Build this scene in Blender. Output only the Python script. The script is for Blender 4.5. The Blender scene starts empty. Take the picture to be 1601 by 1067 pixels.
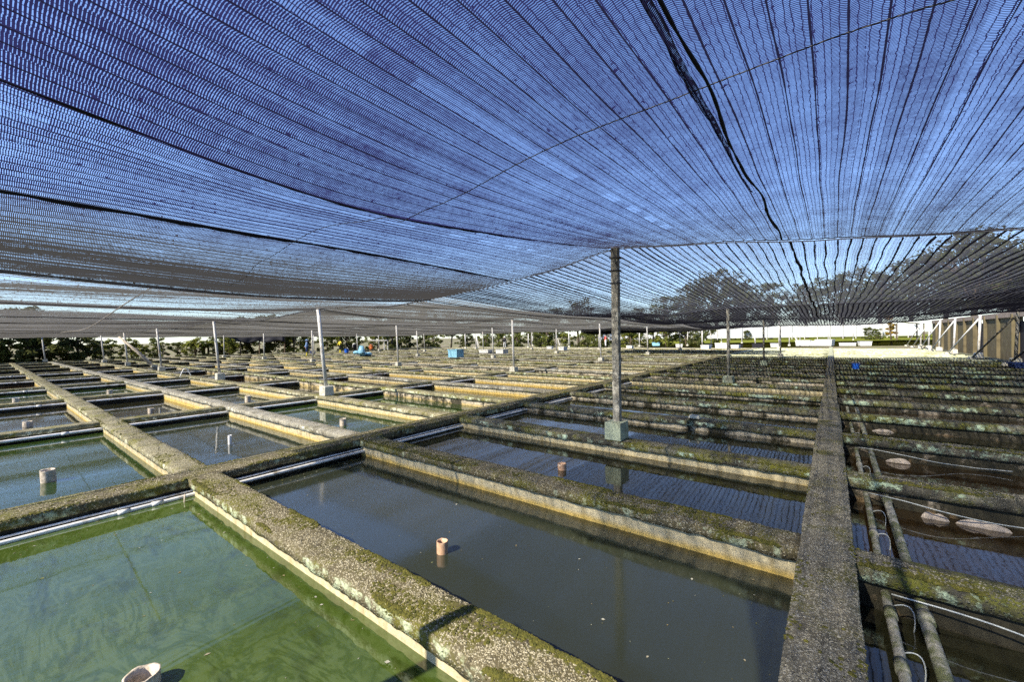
import bpy, bmesh, math, random
from mathutils import Vector, Matrix, noise
random.seed(7)
R_ = math.radians
U = 1.6                      # metres per layout unit (camera height above the wall tops)
SC = bpy.context.scene
COL = SC.collection

# ------------------------------------------------------------------ camera
CAM = ((0.79009486, -0.00618084, -0.61295343),
       (0.61278127, -0.01778845, 0.79005233),
       (-0.01578667, -0.99982267, -0.01026706))      # world axes seen from the lens (right, down, forward)
FPX, CX, CY = 644.0, 800.5, 533.5
cam_d = bpy.data.cameras.new('camera')
cam = bpy.data.objects.new('camera', cam_d)
COL.objects.link(cam)
m = Matrix.Identity(4)
for i in range(3):
    m[i][0] = CAM[i][0]; m[i][1] = -CAM[i][1]; m[i][2] = -CAM[i][2]
m[2][3] = 1.0 * U
cam.matrix_world = m
cam_d.sensor_width = 36.0
cam_d.lens = 36.0 * FPX / 1601.0
cam_d.clip_start = 0.05
cam_d.clip_end = 3000
SC.camera = cam

# ------------------------------------------------------------------ sky, sun, exposure
SUN_EL, SUN_AZ = 40.0, 15.0            # light travels towards +Y, turned SUN_AZ towards +X
world = bpy.data.worlds.new('World'); SC.world = world
world.use_nodes = True
wn = world.node_tree.nodes; wl = world.node_tree.links
wn.clear()
sky = wn.new('ShaderNodeTexSky'); sky.sky_type = 'NISHITA'; sky.sun_disc = False
sky.sun_elevation = R_(SUN_EL); sky.sun_rotation = R_(180 + SUN_AZ)
sky.altitude = 0; sky.air_density = 1.0; sky.dust_density = 0.3; sky.ozone_density = 6.0
bg = wn.new('ShaderNodeBackground'); bg.inputs['Strength'].default_value = 0.12
wo = wn.new('ShaderNodeOutputWorld')
hs_ = wn.new('ShaderNodeHueSaturation'); hs_.inputs['Saturation'].default_value = 1.0; hs_.inputs['Hue'].default_value = 0.508
wl.new(sky.outputs[0], hs_.inputs['Color']); wl.new(hs_.outputs[0], bg.inputs[0]); wl.new(bg.outputs[0], wo.inputs[0])
sun_d = bpy.data.lights.new('sun', 'SUN'); sun_d.energy = 5.0; sun_d.angle = R_(0.55)
sun_d.color = (1.0, 0.91, 0.76)
sun = bpy.data.objects.new('sun', sun_d); COL.objects.link(sun)
sdir = Vector((math.sin(R_(SUN_AZ)) * math.cos(R_(SUN_EL)), math.cos(R_(SUN_AZ)) * math.cos(R_(SUN_EL)), -math.sin(R_(SUN_EL))))
sun.rotation_euler = sdir.to_track_quat('-Z', 'Y').to_euler()
sun.location = (0, -30, 40)
SC.view_settings.view_transform = 'Standard'
SC.view_settings.look = 'None'
SC.view_settings.gamma = 1.0
SC.view_settings.exposure = 1.27
SC.view_settings.use_curve_mapping = False
cy = SC.cycles
cy.max_bounces = 6; cy.diffuse_bounces = 3; cy.glossy_bounces = 3
cy.transmission_bounces = 3; cy.transparent_max_bounces = 36
cy.caustics_reflective = False; cy.caustics_refractive = False
cy.use_adaptive_sampling = True; cy.adaptive_threshold = 0.02
cy.use_denoising = False

# ------------------------------------------------------------------ helpers
def tag(o, label=None, cat=None, group=None, kind=None):
    if label: o['label'] = label
    if cat: o['category'] = cat
    if group: o['group'] = group
    if kind: o['kind'] = kind
    return o

def empty(name, loc=(0, 0, 0), rz=0.0):
    o = bpy.data.objects.new(name, None); COL.objects.link(o)
    o.location = [c * U for c in loc]; o.rotation_euler = (0, 0, rz)
    o.empty_display_size = 0.1
    return o

class MB:
    """collects vertices (layout units) and faces, builds one mesh object"""
    def __init__(s): s.v = []; s.f = []; s.mi = []; s.uv = None
    def add(s, vs, fs, mi=0):
        b = len(s.v); s.v += [tuple(p) for p in vs]
        s.f += [tuple(i + b for i in q) for q in fs]; s.mi += [mi] * len(fs)
    def box(s, c, d, mi=0, rz=0.0, rot=None, taper=1.0):
        x, y, z = d[0] / 2, d[1] / 2, d[2] / 2
        vs = [(-x, -y, -z), (x, -y, -z), (x, y, -z), (-x, y, -z),
              (-x * taper, -y * taper, z), (x * taper, -y * taper, z), (x * taper, y * taper, z), (-x * taper, y * taper, z)]
        M = rot if rot is not None else Matrix.Rotation(rz, 3, 'Z')
        vs = [M @ Vector(p) + Vector(c) for p in vs]
        s.add(vs, [(0, 3, 2, 1), (4, 5, 6, 7), (0, 1, 5, 4), (1, 2, 6, 5), (2, 3, 7, 6), (3, 0, 4, 7)], mi)
    def tube(s, pts, r, n=10, mi=0, cap=True):
        pts = [Vector(p) for p in pts]
        rr = r if isinstance(r, (list, tuple)) else [r] * len(pts)
        rings = []; prev = None
        for i, p in enumerate(pts):
            a = pts[max(i - 1, 0)]; b = pts[min(i + 1, len(pts) - 1)]
            t = (b - a).normalized()
            if prev is None:
                ref = Vector((0, 0, 1)) if abs(t.z) < 0.9 else Vector((1, 0, 0))
                x = t.cross(ref).normalized()
            else:
                x = (prev - t * prev.dot(t)).normalized()
            prev = x; y = t.cross(x)
            rings.append([p + (x * math.cos(2 * math.pi * k / n) + y * math.sin(2 * math.pi * k / n)) * rr[i] for k in range(n)])
        vs = [q for rg in rings for q in rg]; fs = []
        for i in range(len(rings) - 1):
            for k in range(n):
                a = i * n + k; b = i * n + (k + 1) % n
                fs.append((a, b, b + n, a + n))
        if cap:
            fs.append(tuple(range(n - 1, -1, -1))); fs.append(tuple((len(rings) - 1) * n + k for k in range(n)))
        s.add(vs, fs, mi)
    def build(s, name, mats, parent=None, smooth=False, scale=True):
        me = bpy.data.meshes.new(name)
        k = U if scale else 1.0
        me.from_pydata([(a * k, b * k, c * k) for a, b, c in s.v], [], s.f)
        if not isinstance(mats, (list, tuple)): mats = [mats]
        for mt in mats: me.materials.append(mt)
        if len(mats) > 1: me.polygons.foreach_set('material_index', s.mi)
        if smooth: me.polygons.foreach_set('use_smooth', [True] * len(s.f))
        if s.uv:
            ul = me.uv_layers.new(name='UVMap')
            li = [0] * len(me.loops); me.loops.foreach_get('vertex_index', li)
            flat = []
            for i in li: flat += s.uv[i]
            ul.data.foreach_set('uv', flat)
        me.update()
        o = bpy.data.objects.new(name, me); COL.objects.link(o)
        if parent: o.parent = parent
        return o

def copy_tree(o, parent=None):
    c = o.copy(); COL.objects.link(c); c.parent = parent
    for ch in list(o.children): copy_tree(ch, c)
    return c

def G(px, py, z=0.0):
    """a point of the photograph put back on the level z (layout units)"""
    v = (px - CX, py - CY, FPX)
    d = [sum(CAM[i][j] * v[j] for j in range(3)) for i in range(3)]
    t = (z - 1.0) / d[2]
    return Vector((d[0] * t, d[1] * t, z))

def DIR(px, depth):
    v = ((px - CX) / FPX * depth, 0, depth)
    return Vector((sum(CAM[0][j] * v[j] for j in range(3)), sum(CAM[1][j] * v[j] for j in range(3)), 0))

ORD = ['first', 'second', 'third', 'fourth', 'fifth', 'sixth', 'seventh', 'eighth', 'ninth', 'tenth', 'eleventh', 'twelfth',
       'thirteenth', 'fourteenth', 'fifteenth', 'sixteenth', 'seventeenth', 'eighteenth', 'nineteenth', 'twentieth',
       'twenty-first', 'twenty-second', 'twenty-third', 'twenty-fourth', 'twenty-fifth', 'twenty-sixth', 'twenty-seventh',
       'twenty-eighth', 'twenty-ninth', 'thirtieth']

# ------------------------------------------------------------------ materials
class NT:
    def __init__(s, name):
        s.m = bpy.data.materials.new(name); s.m.use_nodes = True
        s.t = s.m.node_tree; s.n = s.t.nodes; s.n.clear()
        s.out = s.n.new('ShaderNodeOutputMaterial')
    def new(s, t, **k):
        n = s.n.new(t)
        for a, b in k.items(): setattr(n, a, b)
        return n
    def link(s, a, b): s.t.links.new(a, b)
    def val(s, inp, v):
        if hasattr(v, 'is_output') or isinstance(v, bpy.types.NodeSocket): s.link(v, inp)
        else: inp.default_value = v
    def math(s, op, a, b=0.0, c=0.0, clamp=False):
        n = s.new('ShaderNodeMath', operation=op, use_clamp=clamp)
        s.val(n.inputs[0], a); s.val(n.inputs[1], b)
        if op in ('MULTIPLY_ADD', 'SMOOTH_MIN', 'WRAP', 'COMPARE'): s.val(n.inputs[2], c)
        return n.outputs[0]
    def pos(s): return s.new('ShaderNodeNewGeometry').outputs['Position']
    def noise(s, vec, scale, detail=3.0, rough=0.55, dist=0.0):
        n = s.new('ShaderNodeTexNoise'); s.link(vec, n.inputs['Vector'])
        n.inputs['Scale'].default_value = scale; n.inputs['Detail'].default_value = detail
        n.inputs['Roughness'].default_value = rough; n.inputs['Distortion'].default_value = dist
        return n.outputs['Fac']
    def voro(s, vec, scale, feature='F1', out='Distance', rand=1.0):
        n = s.new('ShaderNodeTexVoronoi', feature=feature); s.link(vec, n.inputs['Vector'])
        n.inputs['Scale'].default_value = scale; n.inputs['Randomness'].default_value = rand
        return n.outputs[out]
    def ramp(s, fac, stops, interp='LINEAR'):
        n = s.new('ShaderNodeValToRGB'); n.color_ramp.interpolation = interp
        e = n.color_ramp.elements
        while len(e) < len(stops): e.new(0.5)
        for i, (p, c) in enumerate(stops):
            e[i].position = p
            e[i].color = (c, c, c, 1) if isinstance(c, (int, float)) else (c[0], c[1], c[2], 1)
        s.link(fac, n.inputs[0]); return n.outputs[0]
    def mix(s, fac, a, b, mode='MIX'):
        n = s.new('ShaderNodeMix', data_type='RGBA', blend_type=mode)
        s.val(n.inputs[0], fac)
        for i, v in ((6, a), (7, b)):
            if isinstance(v, tuple): n.inputs[i].default_value = (v[0], v[1], v[2], 1)
            else: s.link(v, n.inputs[i])
        return n.outputs[2]
    def map(s, v, a, b, c=0.0, d=1.0):
        n = s.new('ShaderNodeMapRange'); s.val(n.inputs[0], v)
        n.inputs[1].default_value = a; n.inputs[2].default_value = b; n.inputs[3].default_value = c; n.inputs[4].default_value = d
        return n.outputs[0]
    def bump(s, h, strength, dist, normal=None):
        n = s.new('ShaderNodeBump'); s.link(h, n.inputs['Height'])
        n.inputs['Strength'].default_value = strength; n.inputs['Distance'].default_value = dist
        if normal is not None: s.link(normal, n.inputs['Normal'])
        return n.outputs[0]
    def bsdf(s, col, rough=0.8, normal=None, spec=0.3, metal=0.0, ior=None):
        p = s.new('ShaderNodeBsdfPrincipled')
        if isinstance(col, tuple): p.inputs['Base Color'].default_value = (col[0], col[1], col[2], 1)
        else: s.link(col, p.inputs['Base Color'])
        s.val(p.inputs['Roughness'], rough)
        p.inputs['Specular IOR Level'].default_value = spec; p.inputs['Metallic'].default_value = metal
        if ior: p.inputs['IOR'].default_value = ior
        if normal is not None: s.link(normal, p.inputs['Normal'])
        s.link(p.outputs[0], s.out.inputs['Surface'])
        return p

def coping_mat(name, pebble, mortar, moss, moss_amt, dark, dark_amt, lichen, lichen_amt):
    t = NT(name); P = t.pos()
    wn_ = t.new('ShaderNodeTexNoise'); t.link(P, wn_.inputs['Vector']); wn_.inputs['Scale'].default_value = 55.0
    ad = t.new('ShaderNodeVectorMath', operation='MULTIPLY_ADD'); t.link(wn_.outputs['Color'], ad.inputs[0]); ad.inputs[1].default_value = (.022, .022, .022); t.link(P, ad.inputs[2])
    PV = ad.outputs[0]
    vd = t.voro(PV, 56.0); vc = t.voro(PV, 56.0, out='Color')
    sep = t.new('ShaderNodeSeparateColor'); t.link(vc, sep.inputs[0])
    big = t.noise(P, 1.4, 5.0, 0.62); mid = t.noise(P, 6.0, 4.0, 0.6); fine = t.noise(P, 45.0, 3.0, 0.6)
    pick = t.map(t.math('ADD', sep.outputs[0], t.math('MULTIPLY', mid, 1.1)), 0.70, 1.05)
    stone = t.math('MULTIPLY', t.map(t.math('ADD', vd, t.math('MULTIPLY', fine, 0.3)), 0.66, 0.46), pick)
    base = t.mix(stone, t.mix(fine, tuple(c * 0.55 for c in mortar), mortar), t.mix(sep.outputs[1], tuple(c * 0.6 for c in pebble), pebble))
    dk = t.math('MULTIPLY', t.map(t.math('ADD', t.math('MULTIPLY', big, 0.55), t.math('MULTIPLY', mid, 0.45)), 0.62 - 0.28 * dark_amt, 0.70 - 0.22 * dark_amt), 0.85)
    c1 = t.mix(dk, base, dark)
    mn = t.noise(P, 2.3, 6.0, 0.68, 0.3)
    ms = t.math('MULTIPLY', t.map(mn, 0.66 - 0.3 * moss_amt, 0.80 - 0.3 * moss_amt), t.map(stone, 0.9, 0.1, 0.35, 1.0))
    c2 = t.mix(ms, c1, t.mix(fine, tuple(c * 0.55 for c in moss), moss))
    cm = t.noise(P, 2.0, 4.0, 0.6)
    cw = t.new('ShaderNodeVectorMath', operation='MULTIPLY_ADD'); t.link(wn_.outputs['Color'], cw.inputs[0]); cw.inputs[1].default_value = (.10, .10, .10); t.link(P, cw.inputs[2])
    crack = t.math('MULTIPLY', t.map(t.voro(cw.outputs[0], 1.15, 'DISTANCE_TO_EDGE'), 0.012, 0.002), t.map(cm, 0.45, 0.55))
    c2 = t.mix(t.math('MULTIPLY', crack, 0.85), c2, tuple(c * 0.4 for c in dark))
    nz = t.new('ShaderNodeSeparateXYZ'); gn = t.new('ShaderNodeNewGeometry'); t.link(gn.outputs['True Normal'], nz.inputs[0])
    side = t.map(nz.outputs[2], 0.75, 0.25)
    ln = t.noise(P, 8.0, 5.0, 0.7); lb = t.noise(P, 1.1, 2.0)
    lm = t.math('MULTIPLY', t.math('MULTIPLY', side, t.map(t.math('ADD', ln, t.math('MULTIPLY', lb, 0.5)), 0.93 - 0.22 * lichen_amt, 1.03 - 0.2 * lichen_amt)), 0.9)
    c3 = t.mix(lm, c2, lichen)
    h = t.math('ADD', t.math('MULTIPLY', t.map(vd, 0.5, 0.0), t.math('MULTIPLY', pick, 0.8)), t.math('ADD', t.math('MULTIPLY', fine, 0.5), t.math('MULTIPLY', mid, 1.2)))
    t.bsdf(c3, 0.88, t.bump(h, 0.9, 0.012), 0.25)
    return t.m

def face_mat(name, plaster, stain, algae, algae_amt, water_z):
    t = NT(name); P = t.pos()
    sx = t.new('ShaderNodeSeparateXYZ'); t.link(P, sx.inputs[0])
    n1 = t.noise(P, 3.0, 6.0, 0.65); n2 = t.noise(P, 14.0, 5.0, 0.7); n3 = t.noise(P, 40.0, 3.0)
    st = t.new('ShaderNodeMapping'); st.inputs['Scale'].default_value = (9.0, 9.0, 0.9); t.link(P, st.inputs['Vector'])
    streak = t.noise(st.outputs[0], 1.0, 4.0, 0.6)
    c = t.mix(t.map(n2, 0.35, 0.7), tuple(v * 0.62 for v in plaster), plaster)
    c = t.mix(t.map(streak, 0.5, 0.75, 0, 0.65), c, tuple(v * 0.45 for v in stain))
    wl_ = t.map(t.math('ADD', sx.outputs[2], t.math('MULTIPLY', n1, 0.05)), water_z + 0.065, water_z + 0.015)
    c = t.mix(t.math('MULTIPLY', wl_, 0.8), c, stain)
    al = t.map(t.math('ADD', t.math('MULTIPLY', n1, 0.7), t.math('MULTIPLY', n2, 0.3)), 0.68 - 0.34 * algae_amt, 0.74 - 0.30 * algae_amt)
    c = t.mix(al, c, t.mix(n3, tuple(v * 0.5 for v in algae), algae))
    t.bsdf(c, 0.85, t.bump(t.math('ADD', n2, t.math('MULTIPLY', n3, 0.4)), 0.6, 0.012), 0.25)
    return t.m

def water_mat(name, deep, scum=None, scum_amt=0.0, ripple=0.25, rough=0.035):
    t = NT(name); P = t.pos()
    n1 = t.noise(P, 0.8, 3.0); col = t.mix(n1, tuple(v * 0.75 for v in deep), tuple(v * 1.25 for v in deep))
    if scum:
        w = t.noise(P, 0.7, 2.0, 0.5)
        mp = t.new('ShaderNodeMapping'); mp.inputs['Rotation'].default_value = (0, 0, 0.5); mp.inputs['Scale'].default_value = (0.9, 2.4, 1); t.link(P, mp.inputs['Vector'])
        s1 = t.noise(mp.outputs[0], 1.3, 7.0, 0.62, 1.6)
        lines = t.map(t.math('ABSOLUTE', t.math('SUBTRACT', t.math('FRACT', t.math('MULTIPLY', s1, 7.0)), 0.5)), 0.05, 0.42)
        col = t.mix(t.math('MULTIPLY', t.math('MULTIPLY', lines, t.map(w, 0.3, 0.6)), scum_amt), col, scum)
        s2 = t.noise(mp.outputs[0], 1.1, 4.0, 0.6, 2.2)
        col = t.mix(t.map(s2, 0.52, 0.66, 0, 0.75 * scum_amt), col, tuple(v * 0.35 for v in deep))
    sp = t.voro(P, 5.5); dots = t.map(sp, 0.035, 0.02)
    col = t.mix(t.math('MULTIPLY', dots, t.map(t.noise(P, 1.7), 0.55, 0.6)), col, (0.32, 0.33, 0.28))
    rip = t.noise(P, 7.0, 3.0, 0.55, 0.4); rmask = t.map(t.noise(P, 0.9, 2.0), 0.45, 0.65, 0.15, 1.0)
    nb = t.bump(t.math('MULTIPLY', rip, rmask), ripple, 0.012)
    p = t.bsdf(col, rough, nb, 0.5, ior=1.85)
    return t.m

def plain_mat(name, col, rough=0.6, spec=0.35, var=0.35, scale=9.0, bump=0.25, dirt=None, dirt_amt=0.4, metal=0.0):
    t = NT(name); P = t.pos()
    a = t.noise(P, scale, 5.0, 0.65); b = t.noise(P, scale * 5, 3.0)
    c = t.mix(t.map(a, 0.3, 0.7), tuple(v * (1 - var) for v in col), tuple(min(1, v * (1 + var * 0.3)) for v in col))
    if dirt: c = t.mix(t.map(t.noise(P, scale * 0.6, 6.0, 0.7), 0.62 - 0.25 * dirt_amt, 0.72 - 0.2 * dirt_amt), c, dirt)
    t.bsdf(c, rough, t.bump(t.math('ADD', a, t.math('MULTIPLY', b, 0.4)), bump, 0.006), spec, metal)
    return t.m

def leaf_mat(name, col, hue=0.5):
    t = NT(name)
    oi = t.new('ShaderNodeObjectInfo'); P = t.pos()
    n = t.noise(P, 1.1, 3.0); n2 = t.noise(P, 9.0, 2.0)
    c = t.mix(t.map(n, 0.3, 0.7), tuple(v * 0.55 for v in col), (col[0] * 1.5, col[1] * 1.25, col[2] * 1.0))
    c = t.mix(t.map(n2, 0.4, 0.8, 0, 0.5), c, (col[0] * 1.9, col[1] * 1.5, col[2]))
    d = t.new('ShaderNodeBsdfDiffuse'); t.link(c, d.inputs[0])
    tr = t.new('ShaderNodeBsdfTranslucent'); t.link(c, tr.inputs[0])
    mx = t.new('ShaderNodeMixShader'); mx.inputs[0].default_value = 0.35
    t.link(d.outputs[0], mx.inputs[1]); t.link(tr.outputs[0], mx.inputs[2]); t.link(mx.outputs[0], t.out.inputs['Surface'])
    return t.m

RIB = 0.0735                  # distance between two ribs of the knitted net, layout units
def net_mat(name, rung, line, rib, thread, patch=False, dens_var=0.16, transl=0.35, zones=(), vzone=None, grey_from=None, ribcol=(0.010, 0.010, 0.014)):
    """knitted shade net: threads are opaque, the meshes between them open"""
    t = NT(name)
    uv = t.new('ShaderNodeUVMap').outputs[0]
    sx = t.new('ShaderNodeSeparateXYZ'); t.link(uv, sx.inputs[0])
    u, v = sx.outputs[0], sx.outputs[1]
    n1 = t.noise(uv, 3.2, 4.0, 0.65); n2 = t.noise(uv, 26.0, 2.0, 0.6); n3 = t.noise(uv, 0.55, 2.0)
    cellv = t.new('ShaderNodeMapping'); cellv.inputs['Scale'].default_value = (1 / (RIB * U), 1.6, 1.0); t.link(uv, cellv.inputs['Vector'])
    band = t.new('ShaderNodeTexWhiteNoise', noise_dimensions='1D'); t.link(t.math('FLOOR', t.math('MULTIPLY', u, 1 / (RIB * U))), band.inputs['W'])
    dens = t.math('ADD', rung, t.math('ADD', t.math('MULTIPLY', t.math('SUBTRACT', n1, 0.5), dens_var * 2), t.math('ADD', t.math('MULTIPLY', t.math('SUBTRACT', n2, 0.5), 0.5), t.math('MULTIPLY', t.math('SUBTRACT', n3, 0.5), dens_var * 1.6))))
    dens = t.math('ADD', dens, t.math('MULTIPLY', t.math('SUBTRACT', band.outputs[0], 0.5), 0.16))
    if patch:
        # single-layer patches along two strips
        cu = t.new('ShaderNodeTexWhiteNoise', noise_dimensions='1D'); t.link(t.math('FLOOR', t.math('MULTIPLY', v, 4.2)), cu.inputs['W'])
        on = t.math('GREATER_THAN', cu.outputs[0], 0.5)
        for a in patch:
            ins = t.math('LESS_THAN', t.math('ABSOLUTE', t.math('SUBTRACT', u, a)), 0.045)
            dens = t.math('SUBTRACT', dens, t.math('MULTIPLY', t.math('MULTIPLY', ins, on), 0.24))
    for (ua, ub, dl) in zones:      # denser weave stands in for darkening at creases and grazing views, from ua to ub
        dens = t.math('ADD', dens, t.map(u, ua, ub, 0.0, dl))
    if vzone: dens = t.math('ADD', dens, t.map(v, vzone[0], vzone[1], 0.0, vzone[2]))
    wob = t.math('ADD', t.math('MULTIPLY', n2, 0.6), t.math('MULTIPLY', band.outputs[0], 3.0))
    r1 = t.math('LESS_THAN', t.math('FRACT', t.math('ADD', t.math('MULTIPLY', v, 1 / 0.0105), wob)), dens)
    r2 = t.math('LESS_THAN', t.math('FRACT', t.math('ADD', t.math('MULTIPLY', u, 1 / 0.0294), wob)), line)
    fu = t.math('FRACT', t.math('MULTIPLY', u, 1 / (RIB * U)))
    r3 = t.math('LESS_THAN', t.math('ABSOLUTE', t.math('SUBTRACT', fu, 0.5)), t.math('MULTIPLY', rib, t.map(n1, 0.3, 0.7, 0.55, 1.5)))
    r4 = t.math('MULTIPLY', t.math('LESS_THAN', t.math('ABSOLUTE', t.math('SUBTRACT', fu, 0.56)), 0.11), t.math('GREATER_THAN', n2, 0.66))
    op = t.math('MAXIMUM', t.math('MAXIMUM', r1, r2), t.math('MAXIMUM', r3, r4))
    tp = t.new('ShaderNodeBsdfTransparent')
    tc = t.mix(r3, t.mix(n1, tuple(c * .6 for c in thread), tuple(c * 1.4 for c in thread)), ribcol)
    if grey_from: tc = t.mix(t.map(u, grey_from[0], grey_from[1]), tc, (0.075, 0.075, 0.078))
    if vzone: tc = t.mix(t.map(v, vzone[0], vzone[1], 0, .7), tc, (0.075, 0.075, 0.078))
    d = t.new('ShaderNodeBsdfDiffuse'); t.link(tc, d.inputs[0])
    tl = t.new('ShaderNodeBsdfTranslucent'); t.link(tc, tl.inputs[0])
    dm = t.new('ShaderNodeMixShader'); dm.inputs[0].default_value = transl
    t.link(d.outputs[0], dm.inputs[1]); t.link(tl.outputs[0], dm.inputs[2])
    mx = t.new('ShaderNodeMixShader'); t.link(op, mx.inputs[0]); t.link(tp.outputs[0], mx.inputs[1]); t.link(dm.outputs[0], mx.inputs[2])
    t.link(mx.outputs[0], t.out.inputs['Surface'])
    return t.m

M = {}
M['cop_left'] = coping_mat('coping_sunny', (0.50, 0.46, 0.32), (0.225, 0.20, 0.115), (0.145, 0.138, 0.02), 0.54, (0.075, 0.066, 0.034), 0.50, (0.54, 0.53, 0.38), 0.6)
M['cop_left2'] = coping_mat('coping_sunny_mossy', (0.48, 0.45, 0.32), (0.22, 0.20, 0.11), (0.15, 0.15, 0.022), 0.62, (0.08, 0.072, 0.04), 0.52, (0.46, 0.50, 0.34), 0.7)
M['cop_left3'] = coping_mat('coping_sunny_grey', (0.55, 0.52, 0.44), (0.30, 0.28, 0.215), (0.14, 0.135, 0.03), 0.30, (0.11, 0.10, 0.07), 0.58, (0.55, 0.55, 0.45), 0.5)
M['cop_moss'] = coping_mat('coping_mossy', (0.40, 0.36, 0.25), (0.105, 0.088, 0.046), (0.105, 0.10, 0.014), 0.66, (0.05, 0.042, 0.025), 0.42, (0.34, 0.38, 0.25), 0.6)
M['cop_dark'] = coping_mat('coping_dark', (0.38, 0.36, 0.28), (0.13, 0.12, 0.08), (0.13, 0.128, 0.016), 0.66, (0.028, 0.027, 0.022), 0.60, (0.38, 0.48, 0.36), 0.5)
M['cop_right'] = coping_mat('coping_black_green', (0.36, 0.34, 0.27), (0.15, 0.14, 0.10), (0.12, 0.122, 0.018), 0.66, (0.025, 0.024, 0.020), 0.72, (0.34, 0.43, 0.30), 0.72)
M['cop_walk'] = coping_mat('walkway_top', (0.46, 0.43, 0.34), (0.155, 0.14, 0.10), (0.12, 0.112, 0.018), 0.50, (0.06, 0.055, 0.04), 0.52, (0.25, 0.25, 0.20), 0.4)
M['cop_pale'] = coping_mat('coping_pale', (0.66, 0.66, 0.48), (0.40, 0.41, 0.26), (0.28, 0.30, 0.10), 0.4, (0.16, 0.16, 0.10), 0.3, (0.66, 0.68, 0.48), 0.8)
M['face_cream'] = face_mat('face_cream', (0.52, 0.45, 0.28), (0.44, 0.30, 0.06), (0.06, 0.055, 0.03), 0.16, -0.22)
M['face_grey'] = face_mat('face_grey', (0.50, 0.44, 0.33), (0.36, 0.27, 0.10), (0.05, 0.045, 0.028), 0.62, -0.22)
M['face_shaded'] = face_mat('face_shaded', (0.10, 0.09, 0.07), (0.06, 0.05, 0.02), (0.028, 0.026, 0.02), 0.75, -0.30)  # algae, with the shade of the sunless sides put into the colour
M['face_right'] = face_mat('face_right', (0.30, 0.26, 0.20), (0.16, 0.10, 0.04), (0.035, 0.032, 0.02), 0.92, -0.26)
M['w_green'] = water_mat('water_green', (0.034, 0.056, 0.008), (0.070, 0.100, 0.030), 0.65, 0.05)
M['w_green2'] = water_mat('water_green_plain', (0.018, 0.035, 0.006), (0.03, 0.05, 0.014), 0.3, 0.06)
M['w_teal'] = water_mat('water_teal', (0.020, 0.025, 0.013), None, 0, 0.08)
M['w_teal2'] = water_mat('water_teal_still', (0.019, 0.023, 0.015), None, 0, 0.05, 0.10)
M['w_dark'] = water_mat('water_dark', (0.016, 0.016, 0.008), None, 0, 0.10)
M['w_brown'] = water_mat('water_brown', (0.022, 0.014, 0.006), None, 0, 0.2)
M['w_olive'] = water_mat('water_olive', (0.030, 0.034, 0.014), None, 0, 0.12)
M['pvc'] = plain_mat('white_plastic_pipe', (0.74, 0.73, 0.70), 0.42, 0.4, 0.25, 5.0, 0.1, (0.30, 0.26, 0.20), 0.35)
M['pvc_old'] = plain_mat('mossy_plastic_pipe', (0.32, 0.31, 0.26), 0.7, 0.3, 0.5, 14.0, 0.4, (0.10, 0.11, 0.05), 0.75)
M['pvc_tan'] = plain_mat('tan_plastic_pipe', (0.44, 0.28, 0.18), 0.6, 0.3, 0.35, 25.0, 0.3, (0.62, 0.52, 0.40), 0.15)
M['pvc_cream'] = plain_mat('cream_plastic_pipe', (0.52, 0.45, 0.36), 0.65, 0.3, 0.35, 20.0, 0.3, (0.26, 0.22, 0.15), 0.5)
M['hose'] = plain_mat('clear_hose', (0.38, 0.41, 0.40), 0.3, 0.5, 0.2, 10.0, 0.05)
M['post'] = plain_mat('painted_steel_post', (0.50, 0.49, 0.46), 0.5, 0.4, 0.25, 7.0, 0.2, (0.30, 0.24, 0.18), 0.3)
M['brace'] = plain_mat('white_painted_brace', (0.78, 0.77, 0.73), 0.6, 0.3, 0.15, 7.0, 0.2)
M['post_old_shaded'] = plain_mat('weathered_shaded_post', (0.21, 0.20, 0.17), 0.9, 0.2, 0.55, 12.0, 0.8, (0.42, 0.40, 0.34), 0.45)  # weathered concrete; also stands in for net shade on the near braced posts
M['block_green'] = plain_mat('mint_painted_block', (0.30, 0.34, 0.25), 0.85, 0.25, 0.3, 7.0, 0.6, (0.12, 0.12, 0.09), 0.45)
M['block'] = plain_mat('concrete_block', (0.50, 0.48, 0.40), 0.9, 0.25, 0.35, 8.0, 0.6, (0.16, 0.15, 0.11), 0.35)
M['rope'] = plain_mat('black_rope', (0.012, 0.012, 0.016), 0.8, 0.2, 0.3, 30.0, 0.3)
M['wire'] = plain_mat('dark_wire', (0.03, 0.03, 0.035), 0.6, 0.3, 0.2)
M['rope_pale'] = plain_mat('pale_rope', (0.20, 0.18, 0.16), 0.8, 0.2, 0.2)
M['net_dense'] = net_mat('shade_net_dense', 0.58, 0.13, 0.032, (0.030, 0.030, 0.112), grey_from=(-2.75 * U, -3.3 * U), ribcol=(0.018, 0.018, 0.05), patch=(-0.90 * U, -2.02 * U), dens_var=0.26, zones=((-0.95 * U, -1.62 * U, .20), (-1.66 * U, -1.74 * U, -.24), (-2.88 * U, -3.0 * U, .12), (-3.0 * U, -4.2 * U, .16)), vzone=(2.3 * U, 3.74 * U, .17))
M['net_far'] = net_mat('shade_net_far', 0.56, 0.12, 0.075, (0.11, 0.113, 0.13), transl=0.5)
M['net_low'] = net_mat('shade_net_low', 0.72, 0.16, 0.16, (0.075, 0.075, 0.082), transl=0.5)
M['net_light'] = net_mat('shade_net_light', 0.075, 0.03, 0.02, (0.17, 0.165, 0.155), dens_var=0.03, transl=0.6, zones=((-11.0 * U, -15.0 * U, .26),), ribcol=(0.10, 0.10, 0.10))
M['net_grey'] = net_mat('shade_net_grey', 0.30, 0.06, 0.03, (0.22, 0.215, 0.20), dens_var=0.06, transl=0.6, ribcol=(0.12, 0.12, 0.115))
M['net_hem'] = net_mat('shade_net_hem', 0.86, 0.3, 0.05, (0.016, 0.017, 0.035), dens_var=0.25)
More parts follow.
